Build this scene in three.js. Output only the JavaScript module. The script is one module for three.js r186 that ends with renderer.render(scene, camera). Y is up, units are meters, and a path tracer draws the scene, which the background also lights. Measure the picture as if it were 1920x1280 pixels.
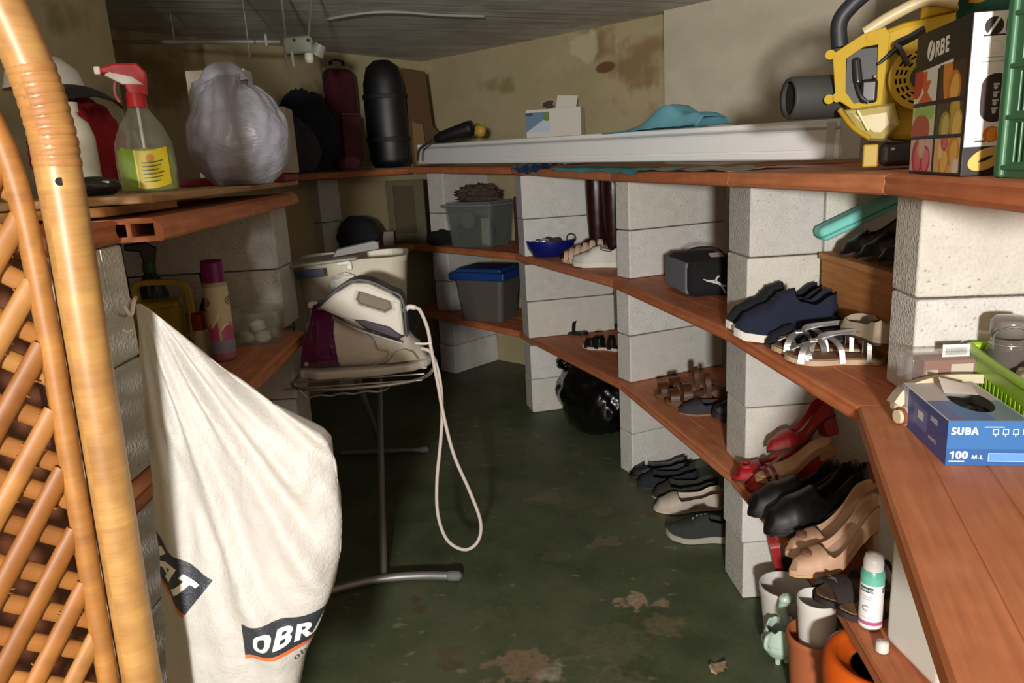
import * as THREE from 'three';
import { RoundedBoxGeometry } from 'three/addons/geometries/RoundedBoxGeometry.js';
import { mergeGeometries, mergeVertices } from 'three/addons/utils/BufferGeometryUtils.js';
import { ImprovedNoise } from 'three/addons/math/ImprovedNoise.js';

// ------------------------------------------------------------------ camera, light, exposure
const scene = new THREE.Scene();
scene.background = new THREE.Color(0x000000);
const R = Math.PI / 180;
const camera = new THREE.PerspectiveCamera(49.13, 1.5, 0.05, 60);
camera.position.set(0, 1.38, 0);
camera.rotation.set(-13.5 * R, 0, -3.2 * R, 'YXZ');
const renderer = new THREE.WebGLRenderer({ antialias: true });
renderer.toneMapping = THREE.LinearToneMapping;
renderer.toneMappingExposure = 1.0;
renderer.shadowMap.enabled = true;
const LAMP = { pos: [-0.24, 1.46, 2.0], cd: 54, color: 0xfcf8f3 };   // opal globe floor lamp in the hall behind the camera, built below

// ------------------------------------------------------------------ helpers
const V = (x, y, z) => new THREE.Vector3(x, y, z);
const V2 = (x, y) => new THREE.Vector2(x, y);
let seedState = 7;
const rnd = () => { seedState = (seedState * 1664525 + 1013904223) % 4294967296; return seedState / 4294967296; };
const rr = (a, b) => a + (b - a) * rnd();
const clamp = (x, a = 0, b = 1) => Math.min(b, Math.max(a, x));
const mix = (a, b, t) => a + (b - a) * t;
const sm = (a, b, x) => { const t = clamp((x - a) / (b - a)); return t * t * (3 - 2 * t); };
const noise = new ImprovedNoise();
const nz = (x, y, z = 0) => noise.noise(x, y, z);
const fbm = (x, y, z = 0, o = 4) => { let s = 0, a = 0.5; for (let i = 0; i < o; i++) { s += a * nz(x, y, z); x *= 2.03; y *= 2.03; z *= 2.03; a *= 0.5; } return s; };
// piecewise linear / smooth table lookup
const tab = (arr) => (t) => { let i = 0; while (i < arr.length - 2 && t > arr[i + 1][0]) i++; const [a, va] = arr[i], [b, vb] = arr[i + 1]; const k = clamp((t - a) / (b - a)); const s = k * k * (3 - 2 * k); return va + (vb - va) * s; };

const used = new Map();
function numbered(n) { const k = used.get(n) || 0; used.set(n, k + 1); return k ? n + '_' + String(k).padStart(3, '0') : n; }
function shadow(o) { o.traverse((m) => { if (m.isMesh) { m.castShadow = true; m.receiveShadow = true; } }); return o; }
function thing(name, label, category, pos = [0, 0, 0], turn = 0, group) {
  const o = new THREE.Group(); o.name = numbered(name); o.position.set(...pos); o.rotation.order = 'YXZ'; o.rotation.y = turn;
  o.userData = { label, category }; if (group) o.userData.group = group; scene.add(o); return o;
}
function part(parent, name, geo, mat, label) {
  const m = new THREE.Mesh(geo, mat); m.name = name; if (label) m.userData.label = label;
  m.castShadow = m.receiveShadow = true; parent.add(m); return m;
}
function one(name, geo, mat, label, category, pos = [0, 0, 0], turn = 0, group) {
  const m = new THREE.Mesh(geo, mat); m.name = numbered(name); m.position.set(...pos); m.rotation.order = 'YXZ'; m.rotation.y = turn;
  m.userData = { label, category }; if (group) m.userData.group = group; m.castShadow = m.receiveShadow = true; scene.add(m); return m;
}
function struct(name, geo, mat, label, parent = scene) {
  const m = new THREE.Mesh(geo, mat); m.name = name; m.castShadow = m.receiveShadow = true;
  if (parent === scene) m.userData = { kind: 'structure', label, category: name.split('_')[0] };
  parent.add(m); return m;
}
// uv in metres from the dominant direction of each face
function metreUV(g) {
  if (g.index) g = g.toNonIndexed();
  const p = g.attributes.position, uv = new Float32Array(p.count * 2), a = V(), b = V(), c = V(), n = V();
  for (let i = 0; i < p.count; i += 3) {
    a.fromBufferAttribute(p, i); b.fromBufferAttribute(p, i + 1); c.fromBufferAttribute(p, i + 2);
    n.copy(b).sub(a).cross(c.clone().sub(a)); const x = Math.abs(n.x), y = Math.abs(n.y), z = Math.abs(n.z);
    [a, b, c].forEach((q, k) => { const j = (i + k) * 2; if (y >= x && y >= z) { uv[j] = q.x; uv[j + 1] = q.z; } else if (x >= z) { uv[j] = q.z; uv[j + 1] = q.y; } else { uv[j] = q.x; uv[j + 1] = q.y; } });
  }
  g.setAttribute('uv', new THREE.BufferAttribute(uv, 2)); return g;
}
const clean = (g) => { g = g.index ? g.toNonIndexed() : g.clone(); for (const k of Object.keys(g.attributes)) if (!['position', 'normal', 'uv'].includes(k)) g.deleteAttribute(k); if (!g.attributes.uv) g.setAttribute('uv', new THREE.BufferAttribute(new Float32Array(g.attributes.position.count * 2), 2)); if (!g.attributes.normal) g.computeVertexNormals(); return g; };
const merge = (...gs) => mergeGeometries(gs.flat().map(clean));
const rb = (w, h, d, r = 0.004, x = 0, y = 0, z = 0, s = 2) => new RoundedBoxGeometry(w, h, d, s, Math.min(r, w / 2.01, h / 2.01, d / 2.01)).translate(x, y, z);
const cyl = (r0, r1, h, x = 0, y = 0, z = 0, s = 24) => new THREE.CylinderGeometry(r1, r0, h, s).translate(x, y + h / 2, z);   // r0 bottom, r1 top, y of the bottom
const lathe = (pts, s = 32) => new THREE.LatheGeometry(pts.map((p) => V2(p[0], p[1])), s);
const curve = (pts, closed = false, tension = 0.5) => new THREE.CatmullRomCurve3(pts.map((p) => V(...p)), closed, 'catmullrom', tension);
const tube = (pts, r, n = 0, rad = 8, closed = false) => new THREE.TubeGeometry(curve(pts, closed), n || pts.length * 6, r, rad, closed);
const capTube = (pts, r, n = 0, rad = 8) => { const a = pts[0], b = pts[pts.length - 1]; return merge(tube(pts, r, n, rad), new THREE.SphereGeometry(r, rad, 6).translate(...a), new THREE.SphereGeometry(r, rad, 6).translate(...b)); };
function bar(a, b, r, rad = 10) { return merge(new THREE.TubeGeometry(new THREE.LineCurve3(V(...a), V(...b)), 1, r, rad), new THREE.SphereGeometry(r, rad, 6).translate(...a), new THREE.SphereGeometry(r, rad, 6).translate(...b)); }
function grid(nu, nv, f, closeU = false) {           // f(u, v) -> [x, y, z]
  const pos = [], uv = [], idx = [];
  for (let j = 0; j <= nv; j++) for (let i = 0; i <= nu; i++) { pos.push(...f(i / nu, j / nv)); uv.push(i / nu, j / nv); }
  for (let j = 0; j < nv; j++) for (let i = 0; i < nu; i++) { const a = j * (nu + 1) + i, b = a + 1, c = a + nu + 1, d = c + 1; idx.push(a, b, d, a, d, c); }
  const g = new THREE.BufferGeometry(); g.setAttribute('position', new THREE.Float32BufferAttribute(pos, 3)); g.setAttribute('uv', new THREE.Float32BufferAttribute(uv, 2)); g.setIndex(idx); g.computeVertexNormals();
  if (closeU) { const n = g.attributes.normal; for (let j = 0; j <= nv; j++) { const a = j * (nu + 1), b = a + nu; const s = V(n.getX(a) + n.getX(b), n.getY(a) + n.getY(b), n.getZ(a) + n.getZ(b)).normalize(); n.setXYZ(a, s.x, s.y, s.z); n.setXYZ(b, s.x, s.y, s.z); } }
  return g;
}
function sheet(nu, nv, f, th = 0.002) {              // a sheet with thickness
  const g = grid(nu, nv, f), p = g.attributes.position, n = g.attributes.normal, N = p.count, pos = [...p.array], uv = [...g.attributes.uv.array], idx = [...g.index.array];
  for (let i = 0; i < N; i++) { pos.push(p.getX(i) - n.getX(i) * th, p.getY(i) - n.getY(i) * th, p.getZ(i) - n.getZ(i) * th); uv.push(g.attributes.uv.getX(i), g.attributes.uv.getY(i)); }
  const k = idx.length; for (let i = 0; i < k; i += 3) idx.push(idx[i] + N, idx[i + 2] + N, idx[i + 1] + N);
  const edge = []; for (let i = 0; i <= nu; i++) edge.push(i); for (let j = 1; j <= nv; j++) edge.push(j * (nu + 1) + nu); for (let i = nu - 1; i >= 0; i--) edge.push(nv * (nu + 1) + i); for (let j = nv - 1; j > 0; j--) edge.push(j * (nu + 1));
  for (let i = 0; i < edge.length; i++) { const a = edge[i], b = edge[(i + 1) % edge.length]; idx.push(b, a, a + N, b, a + N, b + N); }
  const h = new THREE.BufferGeometry(); h.setAttribute('position', new THREE.Float32BufferAttribute(pos, 3)); h.setAttribute('uv', new THREE.Float32BufferAttribute(uv, 2)); h.setIndex(idx); h.computeVertexNormals(); return h;
}
function strap(pts, w, t = 0.002, side = [0, 0, 1], n = 0, taper = null) {   // flat band along a curve
  const c = curve(pts), N = n || pts.length * 5, S0 = V(...side), pos = [], idx = [];
  for (let i = 0; i <= N; i++) {
    const u = i / N, P = c.getPoint(u), T = c.getTangent(u), S = S0.clone().addScaledVector(T, -S0.dot(T)).normalize(), Q = T.clone().cross(S).normalize(), ww = (taper ? taper(u) : 1) * w / 2;
    for (const [a, b] of [[-1, -1], [1, -1], [1, 1], [-1, 1]]) { const q = P.clone().addScaledVector(S, a * ww).addScaledVector(Q, b * t / 2); pos.push(q.x, q.y, q.z); }
  }
  for (let i = 0; i < N; i++) for (let k = 0; k < 4; k++) { const a = i * 4 + k, b = i * 4 + (k + 1) % 4; idx.push(a, b, b + 4, a, b + 4, a + 4); }
  idx.push(0, 2, 1, 0, 3, 2); const e = N * 4; idx.push(e, e + 1, e + 2, e, e + 2, e + 3);
  let g = new THREE.BufferGeometry(); g.setAttribute('position', new THREE.Float32BufferAttribute(pos, 3)); g.setIndex(idx); g = g.toNonIndexed(); g.computeVertexNormals(); return metreUV(g);
}
function blob(rx, ry, rz, o = {}) {                  // lumpy closed body resting on y = 0
  const { amp = 0.12, freq = 2.2, seed = 0, flat = 0.7, det = 40, shape = null, fold = 0 } = o;
  const g = grid(det, Math.round(det * 0.7), (u, v) => {
    const th = u * Math.PI * 2, ph = v * Math.PI; let d = V(Math.sin(ph) * Math.cos(th), -Math.cos(ph), -Math.sin(ph) * Math.sin(th));
    let k = 1 + amp * fbm(d.x * freq + seed, d.y * freq + 3.1, d.z * freq + seed * 0.7, 4) * 2;
    if (fold) k += fold * (1 - Math.abs(nz(d.x * freq * 2 + seed, d.y * freq * 1.3, d.z * freq * 2)) * 2.6) * 0.5;
    if (shape) k *= shape(th, ph, d);
    let y = d.y * ry * k; if (y < -ry * flat) y = -ry * flat + (y + ry * flat) * 0.06;
    return [d.x * rx * k, y + ry * flat, d.z * rz * k];
  }, true);
  g.computeBoundingBox(); g.translate(0, -g.boundingBox.min.y, 0); return g;
}
function ext(pts, depth, bevel = 0.0015, holes = []) {   // extruded outline, thickness along z and centred
  const s = new THREE.Shape(pts.map((p) => V2(p[0], p[1]))); for (const h of holes) s.holes.push(new THREE.Path(h.map((p) => V2(p[0], p[1]))));
  const b = Math.min(bevel, depth * 0.45); const g = new THREE.ExtrudeGeometry(s, { depth: depth - 2 * b, bevelEnabled: b > 0, bevelThickness: b, bevelSize: b, bevelOffset: -b, bevelSegments: 2, curveSegments: 12 }); return g.translate(0, 0, -(depth - 2 * b) / 2);
}
const circlePts = (r, n = 20, cx = 0, cy = 0, ry = r) => Array.from({ length: n }, (_, i) => [cx + r * Math.cos(i / n * 2 * Math.PI), cy + ry * Math.sin(i / n * 2 * Math.PI)]);

// ------------------------------------------------------------------ textures and materials
function tex(size, fn, repeat = 1, srgb = true) {
  const d = new Uint8Array(size * size * 4);
  for (let j = 0; j < size; j++) for (let i = 0; i < size; i++) { const c = fn(i / size, j / size), k = (j * size + i) * 4; d[k] = clamp(c[0], 0, 255); d[k + 1] = clamp(c[1], 0, 255); d[k + 2] = clamp(c[2], 0, 255); d[k + 3] = 255; }
  const t = new THREE.DataTexture(d, size, size); t.wrapS = t.wrapT = THREE.RepeatWrapping; t.magFilter = THREE.LinearFilter; t.minFilter = THREE.LinearMipmapLinearFilter; t.generateMipmaps = true;
  if (srgb) t.colorSpace = THREE.SRGBColorSpace; t.repeat.set(1 / repeat, 1 / repeat); t.needsUpdate = true; return t;
}
// tileable noise: four shifted copies blended over the tile
const tile = (f) => (u, v) => { const a = f(u, v), b = f(u - 1, v), c = f(u, v - 1), d = f(u - 1, v - 1); const x = sm(0.0, 1, u), y = sm(0, 1, v); return mix(mix(a, b, x), mix(c, d, x), y); };
const lift = (c, k) => [c[0] * k, c[1] * k, c[2] * k];
const blend = (a, b, t) => [mix(a[0], b[0], t), mix(a[1], b[1], t), mix(a[2], b[2], t)];

// each tileable noise is computed once on a 256 or 512 grid and read back from there
const baked = (f, n) => { const t = tile(f), d = new Float32Array(n * n); for (let j = 0; j < n; j++) for (let i = 0; i < n; i++) d[j * n + i] = t(i / n, j / n); return (u, v) => { const x = u * n, y = v * n, i = Math.floor(x), j = Math.floor(y), a = x - i, b = y - j, q = (k, l) => d[(((l % n) + n) % n) * n + ((k % n) + n) % n]; return mix(mix(q(i, j), q(i + 1, j), a), mix(q(i, j + 1), q(i + 1, j + 1), a), b); }; };
const fineN = baked((u, v) => fbm(u * 60, v * 60, 1, 3), 384), midN = baked((u, v) => fbm(u * 9, v * 9, 4, 4), 192), bigN = baked((u, v) => fbm(u * 3, v * 3, 8, 4), 128), streakN = baked((u, v) => fbm(u * 3, v * 46, 2, 4), 384), streakFine = baked((u, v) => fbm(u * 5, v * 130, 5, 2), 384);
const T = {};
T.block = tex(512, (u, v) => { const f = fineN(u, v), m = midN(u, v); let c = lift([204, 203, 198], 1 + 0.10 * f + 0.09 * m); if (f < -0.30) c = lift(c, 0.72); return c; }, 0.42);
T.blockBump = tex(512, (u, v) => { const f = fineN(u, v); const g = 150 + f * 170 + midN(u, v) * 40; return [g, g, g]; }, 0.42, false);
T.clay = tex(512, (u, v) => { const s = streakN(u, v), f = streakFine(u, v), m = midN(u, v); return lift(blend([176, 104, 66], [204, 134, 92], clamp(0.5 + 0.9 * m + 0.3 * s)), 1 + 0.16 * s + 0.08 * f); }, 0.55);
T.clayBump = tex(512, (u, v) => { const g = 128 + 130 * streakN(u, v) + 60 * streakFine(u, v); return [g, g, g]; }, 0.55, false);
// back wall (uv in metres: x along the wall, y up): damp stains, a rusty hole and a peeled patch where the wall shows them
T.plaster = tex(1024, (u, v) => {
  const X = u * 2.4 > 1.5 ? u * 2.4 - 2.4 : u * 2.4, Y = v * 2.4, b = bigN(u, v), m = midN(u, v), f = fineN(u, v), k = fbm(X * 6, Y * 6, 2, 4), st = fbm(X * 14, Y * 2.2, 7, 4);
  let c = lift([176, 163, 128], 1 + 0.05 * f + 0.10 * m); c = blend(c, [150, 138, 92], clamp(b * 1.6) * 0.8);
  c = blend(c, [134, 106, 70], sm(0.05, 0.55, 0.55 - Math.hypot((X - 0.82) / 0.42, (Y - 1.93) / 0.30) * 0.6 + k * 0.9 + st * 0.6) * 0.75);          // brown damp run
  c = blend(c, [112, 104, 62], sm(0.1, 0.5, 0.42 - Math.hypot((X + 0.05) / 0.22, (Y - 1.86) / 0.10) * 0.5 + k * 0.9) * 0.5);                           // olive mould
  c = blend(c, [96, 66, 38], sm(0.95, 0.55, Math.hypot((X - 0.63) / 0.055, (Y - 1.875) / 0.035) + k * 0.9) * 0.85);                                  // rusty spot
  c = blend(c, [206, 198, 170], sm(0.95, 0.7, Math.hypot((X - 0.52) / 0.10, (Y - 2.02) / 0.10) + k * 1.6) * 0.6);                                    // peeled patch
  return c; }, 2.4);
T.plasterPale = tex(512, (u, v) => { const b = bigN(u, v), m = midN(u, v), f = fineN(u, v), s = midN((u + 0.4) % 1, (v + 0.7) % 1); let c = lift([204, 196, 174], 1 + 0.05 * f + 0.12 * m); c = blend(c, [182, 178, 152], clamp(b * 1.5 + 0.1) * 0.7); c = blend(c, [150, 124, 92], sm(0.36, 0.44, s + 0.1 * f) * 0.6); return c; }, 1.3);
T.plasterBump = tex(512, (u, v) => { const g = 128 + 150 * midN(u, v) + 60 * fineN(u, v); return [g, g, g]; }, 0.9, false);
T.ceil = tex(1024, (u, v) => {
  const s = streakN(u, v), f = streakFine(u, v), m = midN(u, v); let c = lift([205, 204, 197], 1 + 0.34 * s + 0.12 * f + 0.22 * m);
  const ln = Math.abs(((v * 9 + 0.02 * m) % 1) - 0.5); if (ln < 0.012 && bigN(u, v) + 0.5 * m > 0.02) c = lift(c, 1.45); return c; }, 1.8);
T.ceilBump = tex(512, (u, v) => { const s = streakN(u, v); const ln = Math.abs(((v * 9) % 1) - 0.5); const g = 128 + 120 * s + (ln < 0.014 ? 60 : 0); return [g, g, g]; }, 1.8, false);
// floor: dark green paint, scuffed through to grey brown in ragged patches (4 m x 4 m, world x = -2 + 4u, world z = -4.6 + 4v)
const worn = [[-0.02, -1.83, 0.10, 1, 0], [0.34, -2.12, 0.055, 0.9, 1], [0.42, -2.10, 0.03, 0.7, 1], [0.40, -1.98, 0.07, 0.55, 0], [0.24, -1.92, 0.12, 0.5, 2], [0.30, -2.50, 0.06, 0.6, 0], [0.12, -2.42, 0.05, 0.45, 2], [-0.12, -2.1, 0.06, 0.35, 2], [0.06, -1.80, 0.045, 0.6, 3], [0.22, -1.74, 0.08, 0.4, 0], [-0.25, -1.9, 0.07, 0.3, 2], [0.1, -2.9, 0.08, 0.35, 0], [0.32, -2.75, 0.05, 0.4, 0]];
T.floor = tex(1024, (u, v) => {
  const x = -2 + 4 * u, z = -4.6 + 4 * v, f = fbm(x * 60, z * 60, 3, 3), m = fbm(x * 7, z * 7, 6, 4), b = fbm(x * 1.8, z * 1.8, 9, 4);
  let c = lift([72, 82, 56], 1 + 0.18 * f + 0.35 * m); c = blend(c, [104, 108, 84], clamp(0.2 + b * 1.3)); c = blend(c, [84, 70, 50], sm(0.24, 0.42, m + 0.25 * f + b * 0.4) * 0.7);
  c = blend(c, [150, 144, 126], sm(0.30, 0.40, fbm(x * 16, z * 26, 2, 4) + 0.25 * b) * 0.55);
  for (const [wx, wz, wr, k, kind] of worn) { const d = Math.hypot(x - wx, (z - wz) * 1.25) / wr + 1.5 * fbm(x * 24, z * 24, wx * 9, 4); c = blend(c, [[138, 116, 92], [186, 156, 132], [112, 106, 82], [176, 174, 152]][kind], sm(1.05, 0.75, d) * k * (0.75 + 0.6 * f)); }
  return c; }, 4);
T.wood = tex(512, (u, v) => { const s = streakN(u, v), f = streakFine(u, v); return lift(blend([150, 112, 70], [184, 146, 98], clamp(0.5 + s * 1.4)), 1 + 0.15 * f); }, 0.5);
T.cane = tex(512, (u, v) => { const s = streakFine(u, v), m = midN(u, v), k = streakN(u, v); return lift(blend([178, 136, 78], [146, 104, 58], clamp(0.4 + m * 1.6)), 1 + 0.12 * s + 0.10 * k); }, 0.35);
T.cloth = tex(256, (u, v) => { const w = Math.sin(u * 256 * Math.PI) * Math.sin(v * 256 * Math.PI); const g = 128 + 50 * w + 90 * fineN(u, v); return [g, g, g]; }, 0.12, false);
T.leather = tex(256, (u, v) => { const g = 128 + 150 * fineN(u, v) + 60 * midN(u, v); return [g, g, g]; }, 0.09, false);

T.crumple = T.plasterBump.clone(); T.crumple.repeat.set(2.2, 4.2); T.crumple.needsUpdate = true;
const std = (o) => new THREE.MeshStandardMaterial({ roughness: 0.7, side: THREE.DoubleSide, ...o });
const phy = (o) => new THREE.MeshPhysicalMaterial({ roughness: 0.5, side: THREE.DoubleSide, ...o });
const hex = (c, r = 0.6, o = {}) => std({ color: c, roughness: r, ...o });
const M = {};
M.block = [0xffffff, 0xf4f3f0, 0xfaf8f2, 0xecebea].map((c) => std({ color: c, map: T.block, bumpMap: T.blockBump, bumpScale: 0.003, roughness: 0.95 }));
M.clay = [0xffffff, 0xf0e4dc, 0xfff0e6].map((c) => std({ color: c, map: T.clay, bumpMap: T.clayBump, bumpScale: 0.0008, roughness: 0.62 }));
M.clayCut = hex(0xd88a60, 0.8);
M.plaster = std({ map: T.plaster, bumpMap: T.plasterBump, bumpScale: 0.003, roughness: 0.95 });
M.plasterPale = std({ map: T.plasterPale, bumpMap: T.plasterBump, bumpScale: 0.004, roughness: 0.95 });
M.hall = hex(0x5c4638, 0.9);
M.ceil = std({ map: T.ceil, bumpMap: T.ceilBump, bumpScale: 0.004, roughness: 0.95 });
M.floor = std({ map: T.floor, roughness: 0.55, bumpMap: T.plasterBump, bumpScale: 0.001 });
M.wood = std({ map: T.wood, roughness: 0.6 });
M.woodDark = std({ map: T.wood, color: 0x8a5a3a, roughness: 0.6 });
M.cane = std({ map: T.cane, roughness: 0.42, color: 0xffffff });
M.caneStrip = std({ map: T.cane, roughness: 0.5, color: 0xf2dcc0 });
M.caneTints = [0xf2dcc0, 0xe2c49c, 0xcfae84, 0xf6e6d0].map((c) => std({ map: T.cane, roughness: 0.5, color: c }));
M.caneWrap = std({ map: T.cane, roughness: 0.55, color: 0xfff0e6 });
M.steel = std({ color: 0xb8b8b4, metalness: 0.9, roughness: 0.35 });
M.greyMetal = std({ color: 0x8d8d8a, metalness: 0.6, roughness: 0.45 });
M.black = hex(0x0c0c0d, 0.55);
M.white = hex(0xe6e3dc, 0.5);
const cloth = (c, r = 0.92, o = {}) => std({ color: c, roughness: r, bumpMap: T.cloth, bumpScale: 0.0006, ...o });
const leath = (c, r = 0.4, o = {}) => std({ color: c, roughness: r, bumpMap: T.leather, bumpScale: 0.0004, ...o });
const clearPlastic = (c = 0xffffff, r = 0.12) => phy({ color: c, transmission: 0.92, roughness: r, thickness: 0, ior: 1.45 });

// print: a canvas texture drawn by a function, y down, w x h metres in pixels
let PPM = 2000;
function writeText(c, font, str, x, y) { const m = font.match(/^(.*?)([\d.]+)px(.*)$/); c.save(); c.translate(x, y); c.scale(1 / PPM, 1 / PPM); c.font = `${m[1]}${(m[2] * PPM).toFixed(1)}px${m[3]}`; c.fillText(str, 0, 0); c.restore(); }
function print(w, h, draw, ppm = 2000) {
  PPM = ppm;
  const cv = document.createElement('canvas'); cv.width = Math.round(w * ppm); cv.height = Math.round(h * ppm); const c = cv.getContext('2d'); c.scale(ppm, ppm); draw(c, w, h);
  const t = new THREE.CanvasTexture(cv); t.colorSpace = THREE.SRGBColorSpace; t.anisotropy = 8; return t;
}

// ------------------------------------------------------------------ room shell
const CEIL = 2.1;
function slab(pts, y0, y1) {        // plan outline (x, z) raised from y0 to y1
  const s = new THREE.Shape(pts.map((p) => V2(p[0], -p[1]))); const g = new THREE.ExtrudeGeometry(s, { depth: y1 - y0, bevelEnabled: false }); g.rotateX(-Math.PI / 2); return g.translate(0, y0, 0);
}
{
  const g = slab([[-2.6, 5.4], [2.0, 5.4], [2.0, -6.6], [-2.6, -6.6]], -0.15, 0);
  const p = g.attributes.position, uv = new Float32Array(p.count * 2); for (let i = 0; i < p.count; i++) { uv[2 * i] = p.getX(i) + 2; uv[2 * i + 1] = p.getZ(i) + 4.6; } g.setAttribute('uv', new THREE.BufferAttribute(uv, 2));
  struct('floor', g, M.floor, 'dark green painted floor with scuffed worn patches');
  const c = slab([[-2.6, 0.2], [2.0, 0.2], [2.0, -6.6], [-2.6, -6.6]], CEIL, CEIL + 0.15);
  const q = c.attributes.position, cu = new Float32Array(q.count * 2), ca = Math.cos(0.42), sa = Math.sin(0.42); for (let i = 0; i < q.count; i++) { const x = q.getX(i), z = q.getZ(i); cu[2 * i] = x * ca - z * sa; cu[2 * i + 1] = x * sa + z * ca; } c.setAttribute('uv', new THREE.BufferAttribute(cu, 2));
  struct('ceiling', c, M.ceil, 'rough grey concrete ceiling with board marks');
}
function wallAlong(name, pts, th, mat, label) {     // inner face follows pts, thickness th to the left of the walking direction
  const n = pts.length, out = [];
  for (let i = 0; i < n; i++) { const a = pts[Math.max(0, i - 1)], b = pts[i], c = pts[Math.min(n - 1, i + 1)]; let dx = c[0] - a[0], dz = c[1] - a[1]; const l = Math.hypot(dx, dz); out.push([b[0] + dz / l * th, b[1] - dx / l * th]); }
  return struct(name, metreUV(slab([...pts, ...out.reverse()], 0, CEIL)), mat, label);
}
wallAlong('wall_right', [[1.75, 0.2], [1.75, -3.38], [1.0, -4.27]].reverse(), -0.15, M.plasterPale, 'rough beige plaster wall behind the right hand shelves');
wallAlong('wall_back', [[-0.55, -5.83], [1.05, -4.33]], -0.15, M.plaster, 'stained olive beige plaster wall under the ceiling at the back');
wallAlong('wall_end', [[-2.1, -3.72], [-1.353, -4.715], [-0.55, -5.83]], -0.15, M.plaster, 'olive plaster wall closing the far left of the room');
wallAlong('wall_recess', [[-1.43, -2.66], [-2.12, -2.66], [-2.12, -3.75]], 0.15, M.plaster, 'plaster return wall beside the left shelves');
struct('wall_left', metreUV(slab([[-1.42, 0.2], [-1.27, 0.2], [-1.27, -2.66], [-1.42, -2.66]], 0, CEIL)), M.plaster, 'olive plaster wall behind the left hand shelves');
// the hall behind the camera: brown brick walls and boarded ceiling
struct('wall_hall', metreUV(slab([[-1.6, 5.0], [1.9, 5.0], [1.9, 5.15], [-1.6, 5.15]], 0, CEIL)), M.hall, 'brown hall wall behind the camera');
struct('wall_hall_left', metreUV(slab([[-1.6, 0.2], [-1.27, 0.2], [-1.27, 5.0], [-1.6, 5.0]], 0, CEIL)), M.hall, 'brown hall wall to the left of the camera');
struct('wall_hall_right', metreUV(slab([[1.75, 0.2], [1.9, 0.2], [1.9, 5.0], [1.75, 5.0]], 0, CEIL)), M.hall, 'brown hall wall to the right of the camera');
struct('ceiling_hall', metreUV(slab([[-2.6, 0.2], [2.0, 0.2], [2.0, 5.4], [-2.6, 5.4]], CEIL, CEIL + 0.15)), M.hall, 'brown boarded hall ceiling');

// opal globe lamp of the hall
{
  const [x, y, z] = LAMP.pos; const o = thing('globe_lamp', 'opal globe floor lamp standing in the hall', 'lamp', [x, 0, z]);
  part(o, 'globe', new THREE.SphereGeometry(0.11, 32, 20).translate(0, y, 0), std({ color: 0xffffff, emissive: LAMP.color, emissiveIntensity: 6, roughness: 0.4 }));
  part(o, 'stem', cyl(0.01, 0.01, y - 0.12, 0, 0.02, 0), M.greyMetal); part(o, 'foot', lathe([[0.001, 0.025], [0.12, 0.018], [0.13, 0]]), M.greyMetal);
  const l = new THREE.PointLight(LAMP.color, LAMP.cd, 0, 2); l.position.set(x, y, z); l.castShadow = true; l.shadow.radius = 5.5; l.shadow.mapSize.set(2048, 2048); l.name = 'globe_light'; scene.add(l);
}

// ------------------------------------------------------------------ concrete block pillars
function pillar(label, near, d, t, courses, mats, group) {   // corner of the front end, d points into the wall, blocks lie on the +local z side
  const l = Math.hypot(...d), o = thing('block_pillar', label, 'pillar', [near[0], 0, near[1]], Math.atan2(-d[1], d[0]), group);
  courses.forEach(([y0, y1, lens], k) => { let x = 0;
    for (const L of lens) { const m = part(o, 'concrete_block', metreUV(rb(L - 0.003, y1 - y0 - 0.0035, t, 0.006).translate(rr(0, 1), rr(0, 1), 0)), mats[Math.floor(rnd() * mats.length)]); m.geometry.computeBoundingBox(); const c = m.geometry.boundingBox.getCenter(V()); m.geometry.translate(-c.x, -c.y, -c.z);
      m.position.set(x + L / 2 + rr(-0.004, 0.005), (y0 + y1) / 2, t / 2 + rr(-0.004, 0.004)); m.rotation.y = rr(-0.012, 0.012); x += L; } });
  return o;
}
const C6 = (top) => [[0, 0.195], [0.195, 0.39], [0.43, 0.635], [0.635, 0.84], [0.88, 1.08], [1.08, top]];
const withL = (cs, ls) => cs.map((c, i) => [...c, ls[i % ls.length]]);
pillar('pale concrete block pillar furthest back, beside the black rubbish bag', [0.06, -4.14], [0.98, -0.2], 0.15, withL(C6(1.308), [[0.5]]), M.block);
pillar('concrete block pillar between the brown boots and the black sports bag', [0.459, -3.16], [0.915, -0.4], 0.10, withL(C6(1.28), [[0.5]]), M.block);
pillar('concrete block pillar between the black sports bag and the navy trainers', [0.668, -2.26], [0.998, -0.05], 0.17, withL(C6(1.28), [[0.5], [0.5], [0.5], [0.5], [0.5], [0.215, 0.285]]), M.block);
pillar('rough concrete block pillar nearest the camera, behind the glass jar', [0.795, -1.53], [0.995, 0.1], 0.12, withL(C6(1.28), [[0.5]]), M.block);
pillar('shaded concrete block pillar behind the rattan screen and wire hook', [-0.665, -1.13], [-1, 0], 0.17, withL(C6(1.28), [[0.5]]), M.block);
pillar('concrete block pillar at the far end of the left shelves', [-0.745, -2.44], [-1, 0], 0.17, withL(C6(1.28), [[0.5]]), M.block);
pillar('concrete block pillar behind the clear storage box on the back shelf', [-0.5, -4.99], [0.68, -0.73], 0.15, withL(C6(1.34), [[0.42]]), M.block);
pillar('concrete block pillar under the dark bags in the far corner', [-1.12, -4.62], [-0.73, -0.68], 0.15, withL(C6(1.34), [[0.42]]), M.block);

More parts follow.
